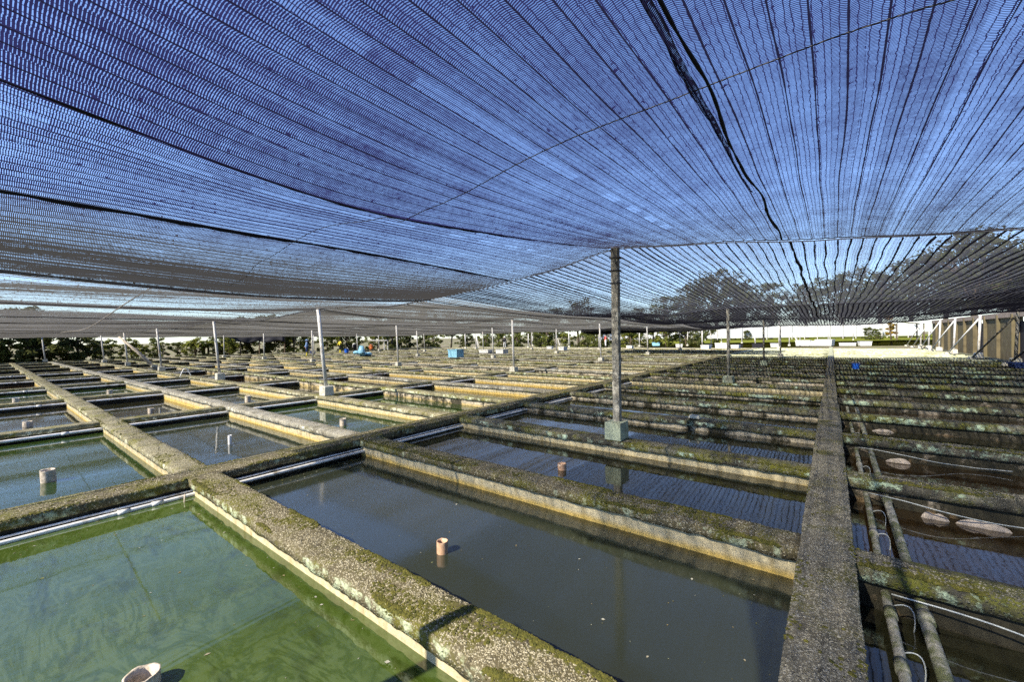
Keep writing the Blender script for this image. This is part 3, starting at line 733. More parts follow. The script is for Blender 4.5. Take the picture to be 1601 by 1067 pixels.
# ------------------------------------------------------------------ posts
def round_post(x, y, top, label, r=.030, lean=(0, 0), block=.19, mat='post', bmat='block', group='net posts', bh=.14):
    root = empty('net_post', (x, y, 0))
    b = MB(); b.tube([(0, 0, bh * .6), (lean[0] * .5, lean[1] * .5, top / 2), (lean[0], lean[1], top)], [r, r, r * .95], 10)
    b.build('post', M[mat], root, smooth=True)
    c = MB(); c.box((0, 0, bh / 2), (block, block * .95, bh), rz=random.uniform(-.08, .08), taper=.94)
    o = c.build('base_block', M[bmat], root); bev(o, .01)
    return tag(root, label, 'post', group)
def bev(o, w):
    md = o.modifiers.new('bevel', 'BEVEL'); md.width = w * U; md.segments = 2; md.limit_method = 'ANGLE'

root = empty('net_post', (-1.64, 3.755, 0))
b = MB()
for i in range(13):
    z = .12 + 1.73 * i / 12
    j = .006 * noise.noise(Vector((i * .9, 1, 1)))
    b.v += [(-.034 + j, -.032, z), (.034 + j, -.032, z), (.034 + j, .032, z), (-.034 + j, .032, z)]
for i in range(12):
    for q in range(4):
        b.f.append((i * 4 + q, i * 4 + (q + 1) % 4, i * 4 + 4 + (q + 1) % 4, i * 4 + 4 + q)); b.mi.append(0)
b.f.append((48, 49, 50, 51)); b.mi.append(0)
bev(b.build('post', M['post_old_shaded'], root), .006)
b = MB(); b.box((-.005, -.01, .085), (.165, .20, .17), taper=.97); bev(b.build('base_block', M['block_green'], root), .008)
for zz in (1.50, 1.62, 1.74):
    b = MB(); b.box((0, 0, zz), (.088, .084, .010)); b.build('tie_wire', M['wire'], root)
tag(root, 'dark square concrete post on a mint green block', 'post')

prow = [(-7.16, 3.78, 1.60), (-12.6, 3.80, 1.58), (-18.5, 3.85, 1.58), (-24.2, 3.9, 1.53), (-29.8, 3.9, 1.45), (-35.0, 2.2, 1.40)]
for i, (x, y, t) in enumerate(prow):
    round_post(x, y, t, 'white net post, %s from the dark post along its row to the left' % ORD[i], lean=(-.05, -.10), group='white net posts of the left block', r=.032 if i == 0 else .03, bh=.17 if i < 2 else .14)
rows = [(9.30, [(-7.2, 1.51), (-12.5, 1.5), (-18.7, 1.5), (-24.0, 1.49), (-30.0, 1.45)], 'second'),
        (14.75, [(-7.1, 1.45), (-12.6, 1.45), (-18.0, 1.42), (-23.9, 1.42), (-29.6, 1.4)], 'third'),
        (20.25, [(-7.2, 1.40), (-12.5, 1.42), (-18.1, 1.42), (-23.9, 1.4), (-29.6, 1.4)], 'fourth'),
        (25.8, [(-7.2, 1.32), (-12.5, 1.40), (-18.1, 1.40), (-23.9, 1.4)], 'fifth')]
for y, lst, nm in rows:
    for i, (x, t) in enumerate(lst):
        round_post(x, y + random.uniform(-.05, .05), t, 'white net post in the %s row back, %s left of the mossy beam' % (nm, ORD[i]), lean=(random.uniform(-.04, .0), random.uniform(-.06, .02)), group='white net posts of the left block')
for y, t, nm in [(9.25, 1.49, 'second'), (14.75, 1.41, 'third')]:
    round_post(-1.65, y, t, 'weathered post on a green block right of the beam, %s row back' % nm, mat='post_old_shaded', bmat='block_green', r=.028, group='weathered posts in the dark tanks')
round_post(-1.65, 20.0, 1.31, 'weathered post at the end of the dark net', mat='post', bmat='block', r=.028, group='weathered posts in the dark tanks')
round_post(-1.44, -0.37, 1.27, 'post behind the viewer whose shadow falls on the foreground wall', mat='post', bmat='block', r=.028)

# braced posts by the right-hand wall
byy = [14.2, 17.8, 21.5, 25.2, 28.2, 30.9, 33.4]
for i, y in enumerate(byy):
    dark = y < 20  # posts under the net get a darker material in place of its shade
    x = 4.08
    root = empty('braced_post', (x, y, 0))
    b = MB(); b.tube([(0, 0, .1), (.03, 0, .9), (.05, 0, 1.60 - .012 * i)], [.038, .036, .034], 8); b.build('post', M['post' if not dark else 'post_old_shaded'], root, smooth=True)
    b = MB(); b.tube([(-.28, 3.0, .03), (.02, .06, 1.36)], .026, 8); b.build('brace', M['brace' if not dark else 'post_old_shaded'], root, smooth=True)
    b = MB(); b.box((0, 0, .08), (.24, .24, .20), taper=.85); bev(b.build('base_block', M['block'], root), .03)
    b = MB(); b.box((-.28, 3.0, .03), (.2, .2, .1), taper=.85); bev(b.build('foot_block', M['block'], root), .02)
    tag(root, '%s net post with diagonal brace before the concrete wall, %s from the right edge' % ('shade-toned' if dark else 'white', ORD[i]), 'post', 'braced posts along the right-hand wall')

# bare white poles standing in the open part
rp = random.Random(11)
polepx = [(1045, 541, 511), (1075, 541, 512), (1098, 545, 514), (1112, 541, 513), (1128, 536, 514), (1160, 537, 513), (1181, 541, 511), (1218, 545, 503), (1234, 541, 508), (1246, 536, 508), (1251, 537, 508),
          (1295, 536, 507), (1334, 532, 505), (1360, 528, 507), (1377, 529, 505), (1387, 528, 504), (1403, 528, 504), (1000, 542, 513), (1022, 540, 513), (1010, 536, 512), (870, 541, 518), (890, 543, 518), (833, 541, 520), (826, 544, 522), (745, 545, 520), (728, 545, 520), (838, 538, 520), (910, 540, 517)]
for i, (px, yb, yt) in enumerate(polepx):
    p = G(px, yb)
    dep = -(-p.x * .613) if False else (p.x * CAM[0][2] + p.y * CAM[1][2])
    h = (yb - yt) * dep / FPX
    root = empty('pole', (p.x, p.y, 0))
    b = MB(); b.tube([(0, 0, 0.03), (rp.uniform(-.04, .04), rp.uniform(-.04, .04), h)], .022 + .0006 * dep, 7); b.build('shaft', M['post'], root, smooth=True)
    b = MB(); b.box((0, 0, .05), (.16, .16, .12), taper=.9); b.build('base_block', M['block'], root)
    if i in (8, 13, 20, 24):
        b = MB(); b.tube([(.7, -.5, .05), (0, 0, h * .8)], .03, 6); b.build('brace', M['post'], root)
    tag(root, 'bare white pole in the far tanks, %s counted in the far group' % ORD[i], 'pole', 'bare poles in the far tanks')

# leaning pole and hoop at the left
root = empty('leaning_pole', (-21.9, 4.0, 0))
b = MB(); b.tube([(0, .3, 0.0), (-.3, -.1, .6), (-.62, -.62, 1.25)], [.075, .06, .035], 8); b.build('shaft', M['pvc_cream'], root, smooth=True)
b = MB(); b.box((0, .32, .03), (.2, .2, .1)); b.build('foot_block', M['block'], root)
tag(root, 'thick pale pole leaning against a white post at the left', 'pole')
strand('hose', 'white hose bent into a hoop over a far left wall', 'hose', [(-15.1 + .0 * t, 3.55 + .28 * t, -.05 + .27 * math.sin(math.pi * t)) for t in [i / 14 for i in range(15)]], .014, M['pvc'])

# ------------------------------------------------------------------ pipes
def pipe(label, pts, r, mat, joints=(), group=None):
    root = empty('pipe', pts[0])
    o = Vector(pts[0]); b = MB(); b.tube([Vector(p) - o for p in pts], r, 12); tb = b.build('tube', mat, root, smooth=True)
    for q in joints:
        a, c = Vector(pts[0]), Vector(pts[-1]); d = (c - a).normalized(); m_ = a + d * q - o
        b = MB(); b.tube([m_ - d * .03, m_ + d * .03], r * 1.22, 12); b.build('coupling', mat, tb, smooth=True)
    return tag(root, label, 'pipe', group)
def wav(x, z, y0, y1, n, a=.004, s=0): return [(x + a * noise.noise(Vector((s, y0 + (y1 - y0) * i / n, 1))), y0 + (y1 - y0) * i / n, z + a * noise.noise(Vector((s + 5, (y0 + (y1 - y0) * i / n), 3)))) for i in range(n + 1)]
pipe('thin white pipe under the mossy beam', wav(-3.700, -.088, -1.4, 14, 40, .002), .0075, M['pvc'], (1.9, 3.3, 4.8), 'pipes under the mossy beam')
pipe('thick white pipe beside the thin one under the mossy beam', wav(-3.655, -.104, -1.4, 14, 40, .003, s=3), .0135, M['pvc'], (1.95, 2.12, 4.0), 'pipes under the mossy beam')
for j in range(1, 6):
    pipe('white pipe along the partition wall, %s left of the mossy beam' % ORD[j - 1], wav(XJ[j] + .035, -.085, -1.4, 14, 30, .003, s=j), .018, M['pvc'], (2.0, 4.0), 'pipes along the partition walls')
pipe('left of two mossy pipes right of the walkway, the thinner', wav(.178, -.12, 0.6, 12, 50, .006, 2), .0165, M['pvc_old'], (.72, 1.25, 1.58, 2.4, 3.9), 'mossy pipes right of the walkway')
pipe('right of two mossy pipes right of the walkway, the thicker', wav(.281, -.12, 0.6, 12, 50, .006, 4), .0215, M['pvc_old'], (1.62, 3.05), 'mossy pipes right of the walkway')
b = MB(); b.tube([(.281, 2.16, -.12), (.281, 2.27, -.12)], .0225, 12)
# hoses from the thin mossy pipe
hs = [(2.24, .06), (1.93, .05), (2.62, .055), (2.98, .05), (3.34, .06), (4.4, .05), (5.2, .05), (5.8, .05)]
for i, (y, s) in enumerate(hs):
    strand('hose', 'short curled clear hose hanging from the mossy pipe, %s from the front' % ORD[i], 'hose',
           [(.192 + s * math.sin(math.pi * .62 * t) * 1.0, y - .02 * t, -.112 + s * .55 * math.sin(math.pi * t * .9) - .085 * t * t) for t in [k / 12 for k in range(13)]], .0022, M['hose'], 'curled hoses on the mossy pipes')
def lh(y, i):
    strand('hose', 'long white hose trailing along a tank wall right of the walkway, %s from the front' % ORD[i], 'hose',
           [(.19 + .95 * t, y + (-.045 if i == 0 else -.12) * math.sin(math.pi * min(1, t * 1.4)) + .02 * noise.noise(Vector((t * 5, y, 0))), -.095 + .02 * math.sin(math.pi * t * 2) - .05 * t) for t in [k / 24 for k in range(25)]], .0032, M['hose'], 'long hoses right of the walkway')
for i, y in enumerate([2.30, 3.66, 5.05]): lh(y, i)
strand('hose', 'thin clear hose bending from the white pipe into the green tank', 'hose', [(-3.60 + .06 * t, .86 - .02 * t, -.075 + .012 * math.sin(math.pi * t) - .09 * t * t) for t in [k / 10 for k in range(11)]], .004, M['pvc_cream'])

# ------------------------------------------------------------------ standpipes
def standpipe(x, y, r, h, label, mat, zw=-.17, tilt=(0, 0), group='standpipes in the tanks'):
    n = 20; b = MB(); rot = Matrix.Rotation(tilt[0], 3, 'X') @ Matrix.Rotation(tilt[1], 3, 'Y')
    ring = []
    for (rr, z) in ((r, -.25), (r, h), (r * .99, h + .002), (r * .84, h), (r * .82, -.2)):
        ring.append([rot @ Vector((rr * math.cos(2 * math.pi * k / n), rr * math.sin(2 * math.pi * k / n), z + (.012 * r / .03 * noise.noise(Vector((k * .8, x, y))) * .3 if z > 0 else 0))) for k in range(n)])
    vs = [v for g_ in ring for v in g_]; fs = []
    for i in range(4):
        for k in range(n): fs.append((i * n + k, i * n + (k + 1) % n, (i + 1) * n + (k + 1) % n, (i + 1) * n + k))
    b.add(vs, fs); o = b.build('standpipe', mat, None, smooth=True); o.location = (x * U, y * U, zw * U)
    return tag(o, label, 'pipe', group)
standpipe(-1.66, 1.50, .030, .062, 'short orange-brown standpipe in the dark foreground tank', M['pvc_tan'], -.155)
standpipe(-1.80, 2.98, .036, .05, 'tan standpipe in the tank before the dark post', M['pvc_tan'], -.125)
standpipe(-1.755, .297, .047, .05, 'wide cream standpipe in the green foreground tank, cut by the frame', M['pvc_cream'], -.115, (.0, .0))
standpipe(-5.08, .32, .045, .10, 'cream slanted standpipe in the blue-lit tank at the left edge', M['pvc_cream'], -.13, (.05, .06))
standpipe(-5.12, 2.92, .042, .09, 'pale standpipe in the green tank behind the mossy beam', M['pvc_cream'], -.14)
standpipe(-5.30, 1.68, .020, .10, 'thin grey standpipe in the tank behind the beam', M['pvc'], -.15)
standpipe(-8.9, .38, .05, .07, 'small cream standpipe in the second tank from the left edge', M['pvc_cream'], -.15)
standpipe(-8.8, 3.1, .05, .11, 'pale standpipe in the second left tank behind the foremost white post', M['pvc_cream'], -.16)
standpipe(-9.0, 1.72, .04, .06, 'low pale standpipe in the second tank of the second row', M['pvc_cream'], -.16)
standpipe(-12.8, 1.75, .05, .10, 'low white standpipe in the third left tank', M['pvc_cream'], -.15)
standpipe(-12.6, .40, .05, .10, 'low white standpipe at the far left tank', M['pvc_cream'], -.15)
b = MB(); b.box((0, 0, .02), (.13, .09, .04), taper=.8); o = b.build('stone', M['block']); bev(o, .012)
o.location = (-1.28 * U, 5.13 * U, .006 * U); tag(o, 'pale loose stone lying on a dark tank wall', 'stone')

# pale plaster lumps at the waterline right of the walkway
rl = random.Random(5)
for i, (x, y, w) in enumerate([(.50, 3.66, .10), (.70, 3.66, .18), (.46, 5.03, .13), (.46, 6.4, .16)]):
    n, mrow = 22, 7; b = MB()
    for j in range(mrow):
        t = j / (mrow - 1)
        for k in range(n):
            s = k / (n - 1)
            env = max(0.0, math.sin(math.pi * s)) ** .5 * (0.75 + .35 * noise.noise(Vector((s * 3.3, i * 3.1, 0))))
            b.v.append(((s - .5) * w * 1.25, -.004 - .012 * math.sin(math.pi * (1 - t) * .55) * env - .002 * noise.noise(Vector((s * 9, t * 4, i))), -.062 + (.004 + .055 * env) * t))
    for j in range(mrow - 1):
        for k in range(n - 1): b.f.append((j * n + k, j * n + k + 1, j * n + n + k + 1, j * n + n + k)); b.mi.append(0)
    o = b.build('foam_lump', M['lump'], None, smooth=True); o.location = (x * U, (y - .055) * U, -.115 * U)
    tag(o, 'pale pinkish lump at the waterline right of the walkway, %s from the front' % ORD[i], 'lump', 'pale lumps along the right tank walls')

# ------------------------------------------------------------------ buckets, tubs
def bucket(x, y, z, r, h, mat, label, name='bucket'):
    root = empty(name, (x, y, z)); n = 18; b = MB()
    rg = [(r * .82, 0), (r, h), (r * 1.08, h), (r * 1.08, h * .93), (r * 1.0, h * .92)]
    vs = [(q * math.cos(2 * math.pi * k / n), q * math.sin(2 * math.pi * k / n), zz) for q, zz in rg for k in range(n)]
    inner = [(q * math.cos(2 * math.pi * k / n), q * math.sin(2 * math.pi * k / n), zz) for q, zz in ((r * .94, h), (r * .76, h * .1)) for k in range(n)]
    fs = []
    for i in range(2):
        for k in range(n): fs.append((i * n + k, i * n + (k + 1) % n, (i + 1) * n + (k + 1) % n, (i + 1) * n + k))
    for k in range(n): fs.append((2 * n + k, 2 * n + (k + 1) % n, 3 * n + (k + 1) % n, 3 * n + k))
    m5 = len(vs)
    for k in range(n): fs.append((m5 + n + k, m5 + n + (k + 1) % n, m5 + (k + 1) % n, m5 + k))
    for k in range(n): fs.append((n + k, n + (k + 1) % n, m5 + (k + 1) % n, m5 + k))
    fs.append(tuple(range(n - 1, -1, -1))); fs.append(tuple(m5 + n + k for k in range(n)))
    b.add(vs + inner, fs); b.build('pail', mat, root, smooth=False)
    b = MB(); b.tube([(r * 1.05 * math.cos(a), .02, h + r * .7 * math.sin(a)) for a in [math.pi * i / 12 for i in range(13)]], r * .05, 5); b.build('handle', M['pvc'], root)
    return tag(root, label, 'bucket')
bucket(.50, 14.2, .005, .085, .14, M['blue'], 'bright blue bucket on a dark wall right of the walkway')
p = G(542, 552); bucket(p.x, p.y, .0, .16, .28, M['blue'], 'blue bucket beside the worker in yellow')
p = G(487, 553); bucket(p.x, p.y, .0, .10, .2, M['navy'], 'dark blue bucket next to the worker in pale blue')
def tub(x, y, dx, dy, h, mat, label, rz=0.0):
    root = empty('tub', (x, y, 0.004), rz); b = MB(); t = .03
    for (c, d) in (((0, -dy / 2 + t / 2, h / 2), (dx, t, h)), ((0, dy / 2 - t / 2, h / 2), (dx, t, h)), ((-dx / 2 + t / 2, 0, h / 2 + .001), (t, dy - 2 * t, h)), ((dx / 2 - t / 2, 0, h / 2 + .001), (t, dy - 2 * t, h))): b.box(c, d)
    b.box((0, 0, t / 2 + .002), (dx - 2 * t, dy - 2 * t, t)); b.build('basin', mat, root)
    r = MB()
    for s in (-1, 1):
        r.box((0, s * (dy / 2 + .012), h - .02), (dx + .05, .024, .035)); r.box((s * (dx / 2 + .012), 0, h - .021), (.024, dy - .002, .035))
    r.build('rim', mat, root)
    return tag(root, label, 'tub')
p = G(713, 559); tub(p.x, p.y, .62, .5, .40, M['light_blue'], 'large light blue tub standing on the far walls')
p = G(760, 552); tub(p.x, p.y, .75, .5, .2, M['white'], 'flat white tub on the far walls')
p = G(785, 553); tub(p.x, p.y, .55, .5, .25, M['white'], 'small white and grey tub right of the flat white tub')
p = G(1325, 541); tub(p.x, p.y, .9, .4, .2, M['white'], 'white box on the sunlit far tanks beside the walkway')
p = G(1585, 577); tub(p.x + .35, p.y + .6, .5, .6, .12, M['navy'], 'blue tub at the right edge by the post foot')
for i, (px, py, w, mt) in enumerate([(1104, 546, .5, 'white'), (1128, 545, .7, 'white'), (1150, 545, .45, 'white'), (1212, 543, .5, 'white'), (1256, 541, .8, 'white'), (1272, 541, .7, 'white'), (1290, 541, .9, 'white'), (1352, 541, .6, 'white'), (1185, 544, .55, 'black'), (1156, 543, .4, 'black'), (1108, 542, .4, 'black'), (1026, 541, .6, 'light_blue'), (985, 545, .4, 'white'), (1062, 543, .45, 'white'), (880, 548, .5, 'white'), (860, 546, .4, 'white')]):
    p = G(px, py); root = empty('crate', (p.x, p.y, .004), rs.uniform(-.3, .3))
    b = MB(); b.box((0, 0, w * .22), (w, w * .7, w * .44), taper=1.08); b.build('body', M[mt], root)
    b = MB(); b.box((0, 0, w * .47), (w * 1.14, w * .82, w * .06)); b.build('lid', M[mt], root)
    tag(root, '%s lidded crate on the far sunlit tanks, %s of its group' % ({'white': 'white', 'black': 'black', 'light_blue': 'light blue'}[mt], ORD[i]), 'crate', 'crates on the far tanks')
# light blue sacks heap
p = G(567, 557); root = empty('sack_heap', (p.x, p.y, 0))
for i in range(6):
    a = i * 1.1; c = Vector((.42 * math.cos(a) * (i % 3) / 2, .36 * math.sin(a), .10 + .12 * (i // 3))); b = MB()
    for j in range(6):
        th = math.pi * j / 5
        for k in range(10):
            ph = 2 * math.pi * k / 10; q = 1 + .18 * noise.noise(Vector((j, k, i)))
            b.v.append((c.x + .26 * q * math.sin(th) * math.cos(ph), c.y + .2 * q * math.sin(th) * math.sin(ph), c.z + .12 * q * math.cos(th) + (.28 if i == 5 and j < 2 else 0)))
    for j in range(5):
        for k in range(10): b.f.append((j * 10 + k, j * 10 + 10 + k, j * 10 + 10 + (k + 1) % 10, j * 10 + (k + 1) % 10)); b.mi.append(0)
    b.build('sack', M['light_blue'], root, smooth=True)
tag(root, 'heap of light blue plastic sacks on the far walls', 'sacks')
# white pipe frame
p = G(592, 548); root = empty('bent_pipe_stand', (p.x, p.y, 0), .65)
for nm, pts in (('upright', [(.5, 0, 0), (.5, 0, .85)]), ('upright', [(.72, .3, 0), (.72, .3, .85)]), ('top_bar', [(-.75, 0, .85), (.72, 0, .85)]), ('top_bar', [(.6, 0, .85), (.72, .3, .85)])):
    b = MB(); b.tube(pts, .035, 7); b.build(nm, M['pvc'], root)
tag(root, 'white bent pipe frame standing far behind', 'frame')

# ------------------------------------------------------------------ people
def person(px, py, face, joints, shirt, trouser, label, height=1.05, hat=None, boots=None, fixz=0.0):
    """one continuous skinned body; joints overrides default joint places (unit height 1)"""
    J = {'pelvis': (0, 0, .53), 'chest': (0, 0, .72), 'neck': (0, 0, .83), 'head0': (0, .005, .88), 'head': (0, .01, .945),
         'shl': (-.115, 0, .80), 'ell': (-.15, .01, .64), 'hal': (-.15, .05, .49), 'fil': (-.15, .07, .44),
         'shr': (.115, 0, .80), 'elr': (.15, .01, .64), 'har': (.15, .05, .49), 'fir': (.15, .07, .44),
         'hil': (-.06, 0, .50), 'knl': (-.07, .01, .28), 'anl': (-.075, -.01, .05), 'tol': (-.08, .07, .02),
         'hir': (.06, 0, .50), 'knr': (.07, .01, .28), 'anr': (.075, -.01, .05), 'tor': (.08, .07, .02)}
    J.update(joints)
    rad = {'pelvis': .085, 'chest': .095, 'neck': .038, 'head0': .05, 'head': .062, 'shl': .052, 'ell': .034, 'hal': .026, 'fil': .018,
           'hil': .072, 'knl': .048, 'anl': .034, 'tol': .024}
    E_ = [('pelvis', 'chest'), ('chest', 'neck'), ('neck', 'head0'), ('head0', 'head')]
    for s in 'lr': E_ += [('chest', 'sh' + s), ('sh' + s, 'el' + s), ('el' + s, 'ha' + s), ('ha' + s, 'fi' + s), ('pelvis', 'hi' + s), ('hi' + s, 'kn' + s), ('kn' + s, 'an' + s), ('an' + s, 'to' + s)]
    names = list(J); me = bpy.data.meshes.new('body')
    me.from_pydata([[c * height * U for c in J[n]] for n in names], [(names.index(a), names.index(b)) for a, b in E_], [])
    o = bpy.data.objects.new('body', me); COL.objects.link(o)
    md = o.modifiers.new('skin', 'SKIN'); md.use_smooth_shade = True
    sv = me.skin_vertices[0].data
    for i, n in enumerate(names):
        r = rad.get(n) or rad.get(n[:-1] + 'l') or .04
        sv[i].radius = (r * height * U, r * height * U); sv[i].use_root = (n == 'pelvis')
    sb = o.modifiers.new('sub', 'SUBSURF'); sb.levels = 1; sb.render_levels = 1
    dg = bpy.context.evaluated_depsgraph_get(); ev = o.evaluated_get(dg)
    nm = bpy.data.meshes.new_from_object(ev); bpy.data.objects.remove(o)
    for mt in (shirt, trouser, M['skin'], boots or M['black']): nm.materials.append(mt)
    hipz = J['pelvis'][2] * height * U
    for f in nm.polygons:
        c = f.center / (height * U)
        dh = (c - Vector(J['head'])).length; d_n = (c - Vector(J['head0'])).length
        hand = min((c - Vector(J[n])).length for n in ('fil', 'fir', 'hal', 'har'))
        near = min(((c - (Vector(J[a]) + Vector(J[b])) / 2).length, k) for a, b, k in
                   [('pelvis', 'chest', 0), ('chest', 'neck', 0), ('shl', 'ell', 0), ('shr', 'elr', 0), ('ell', 'hal', 0), ('elr', 'har', 0),
                    ('hil', 'knl', 1), ('hir', 'knr', 1), ('knl', 'anl', 1), ('knr', 'anr', 1), ('pelvis', 'hil', 1), ('pelvis', 'hir', 1)])[1]
        foot = min((c - Vector(J[n])).length for n in ('anl', 'anr', 'tol', 'tor'))
        f.material_index = 2 if (dh < .085 or d_n < .05 or hand < .035) else (3 if foot < (.17 if boots else .08) else near)
    p = G(px, py); root = empty('person', (p.x, p.y, fixz), face)
    bo = bpy.data.objects.new('body', nm); COL.objects.link(bo); bo.parent = root
    hp = Vector(J['head']) * height
    # hair or hat cap
    b = MB(); n = 12
    for j in range(5):
        th = math.pi * .5 * j / 4
        for k in range(n):
            ph = 2 * math.pi * k / n
            b.v.append((hp.x + .074 * height * math.sin(th) * math.cos(ph), hp.y - .008 + .076 * height * math.sin(th) * math.sin(ph), hp.z + .012 + .072 * height * math.cos(th)))
    if hat:
        for k in range(n):
            ph = 2 * math.pi * k / n; b.v.append((hp.x + .135 * height * math.cos(ph), hp.y + .135 * height * math.sin(ph), hp.z + .005))
    rows_ = 6 if hat else 5
    for j in range(rows_ - 1):
        for k in range(n): b.f.append((j * n + k, (j + 1) * n + k, (j + 1) * n + (k + 1) % n, j * n + (k + 1) % n)); b.mi.append(0)
    b.build('hat' if hat else 'hair', hat or M['black'], root, smooth=True)
    # face: nose and brow
    b = MB(); b.box((hp.x, hp.y + .062 * height, hp.z - .012), (.018 * height, .03 * height, .03 * height)); b.build('nose', M['skin'], root)
    return tag(root, label, 'person')
person(480, 557, 2.6, {'elr': (.14, .06, .66), 'har': (.10, .14, .55), 'fir': (.09, .17, .52)}, M['denim'], M['navy'], 'person in pale blue with a sun hat and yellow boots', 1.02, hat=M['denim'], boots=M['yellow'])
person(532, 552, 3.0, {'ell': (-.26, .04, .76), 'hal': (-.40, .06, .74), 'fil': (-.45, .06, .73), 'elr': (.17, .06, .66), 'har': (.16, .15, .57), 'fir': (.16, .18, .54)}, M['yellow'], M['black'], 'person in a yellow jacket and yellow boots, one arm held out', 1.02, boots=M['yellow'])
person(555, 549, 1.2, {'chest': (0, .20, .60), 'neck': (0, .29, .62), 'head0': (0, .33, .62), 'head': (0, .39, .61), 'shl': (-.10, .26, .60), 'shr': (.10, .26, .60), 'ell': (-.13, .30, .44), 'elr': (.13, .30, .44), 'hal': (-.11, .33, .30), 'har': (.11, .33, .30), 'fil': (-.11, .34, .25), 'fir': (.11, .34, .25)}, M['white'], M['black'], 'person in a white shirt bending over beside the blue bucket', 1.0)
person(789, 546, .4, {}, M['black'], M['white'], 'person in a black top with a white cap under the far net', 1.02, hat=M['white'])
person(947, 543, 2.2, {'ell': (-.20, .03, .72), 'hal': (-.26, .08, .62), 'fil': (-.28, .1, .58)}, M['red'], M['white'], 'person in a red shirt far behind the dark post', 1.05)
person(582, 549, 2.0, {'pelvis': (0, 0, .30), 'hil': (-.06, 0, .28), 'hir': (.06, 0, .28), 'knl': (-.10, .2, .32), 'knr': (.10, .2, .32), 'anl': (-.09, .12, .05), 'anr': (.09, .12, .05), 'tol': (-.09, .2, .02), 'tor': (.09, .2, .02), 'chest': (0, .08, .47), 'neck': (0, .13, .57), 'head0': (0, .16, .61), 'head': (0, .18, .67), 'shl': (-.11, .11, .55), 'shr': (.11, .11, .55), 'ell': (-.14, .2, .42), 'elr': (.14, .2, .42), 'hal': (-.12, .3, .32), 'har': (.12, .3, .32), 'fil': (-.12, .33, .28), 'fir': (.12, .33, .28)}, M['orange'], M['orange'], 'person in orange crouching under the white pipe frame', .9)

# ------------------------------------------------------------------ vegetation
def leaf_cloud(mb, rnd, centre, rad, n, size, droop=.25):
    for _ in range(n):
        d = Vector((rnd.gauss(0, 1), rnd.gauss(0, 1), rnd.gauss(0, 1))).normalized() * (rnd.random() ** .45)
        p = Vector(centre) + Vector((d.x * rad[0], d.y * rad[1], d.z * rad[2]))
        a = Vector((rnd.gauss(0, 1), rnd.gauss(0, 1), rnd.gauss(0, .5) - droop)).normalized()
        b = a.cross(Vector((rnd.gauss(0, 1), rnd.gauss(0, 1), rnd.gauss(0, 1)))).normalized()
        s = size * rnd.uniform(.6, 1.35)
        q = [p - a * s, p - b * s * .38, p + a * s, p + b * s * .38]
        mb.add([tuple(v) for v in q], [(0, 1, 2, 3)])

def tree_proto(seed, h, rw, leaf, clumps, per, size, low=.32):
    rnd = random.Random(seed); root = empty('tree', (0, 0, 0)); tr = MB()
    top = Vector((rnd.uniform(-.1, .1) * h, rnd.uniform(-.1, .1) * h, h * .72))
    tr.tube([(0, 0, -.3), (top.x * .3, top.y * .4, h * .3), (top.x, top.y, top.z)], [h * .03, h * .022, h * .007], 8)
    cr = MB()
    for i in range(clumps):
        t = rnd.random(); z = h * (low + (1 - low) * t)
        prof = math.sin(math.pi * (0.12 + .80 * t)) ** .7
        an = rnd.uniform(0, 2 * math.pi); q = rw * prof * rnd.uniform(.15, 1.0) * (1 + .45 * noise.noise(Vector((math.cos(an) * 1.3, math.sin(an) * 1.3 + seed, z * .5))))
        c = Vector((q * math.cos(an), q * math.sin(an), z))
        s = rw * rnd.uniform(.12, .30)
        leaf_cloud(cr, rnd, c, (s, s, s * .7), per, size)
        if i % 3 == 0:
            st = Vector((top.x * .5, top.y * .5, h * rnd.uniform(.25, .55)))
            tr.tube([st, (st + c) / 2 + Vector((0, 0, h * .02)), c], [h * .011, h * .008, h * .003], 5)
    tr.build('trunk', M['bark'], root, smooth=True); cr.build('crown', leaf, root)
    return root
protos = [tree_proto(1, 9, 3.6, M['leaf_dark'], 85, 46, .21), tree_proto(2, 9, 3.2, M['leaf_mid'], 78, 46, .21), tree_proto(3, 9, 4.4, M['leaf_dark'], 105, 46, .22)]
tl = [(590, 492, 62, 1), (628, 488, 62, 0), (665, 478, 60, 1), (705, 486, 60, 0), (905, 466, 60, 0), (870, 480, 64, 1), (1040, 462, 66, 1), (1080, 440, 66, 0), (1122, 424, 64, 2), (1160, 436, 64, 0), (1205, 442, 66, 1), (1262, 438, 66, 0), (1318, 428, 64, 2),
      (1372, 418, 62, 0), (1425, 408, 60, 2), (1478, 396, 58, 1), (1522, 362, 56, 2), (1572, 380, 56, 0), (1630, 372, 56, 2), (520, 500, 60, 2), (450, 502, 58, 1), (960, 492, 68, 2), (1000, 480, 70, 1), (780, 500, 70, 2), (830, 498, 70, 0)]
used = set()
for i, (px, py, dep, pi) in enumerate(tl):
    p = DIR(px, dep); hz = 526 - (px - 800) * .0158
    h = (hz - py) * dep / FPX + 1.0
    t = protos[pi] if pi not in used else copy_tree(protos[pi]); used.add(pi)
    s = h / 9.0; t.location = (p.x * U, p.y * U, -.5); t.scale = (max(.55, s), max(.55, s), s * 1.02); t.rotation_euler = (0, 0, i * 1.7)
    tag(t, 'tall dark tree seen through the nets, %s from the left in the far tree line' % ORD[sorted(range(len(tl)), key=lambda q: tl[q][0]).index(i)], 'tree', 'far tree line')

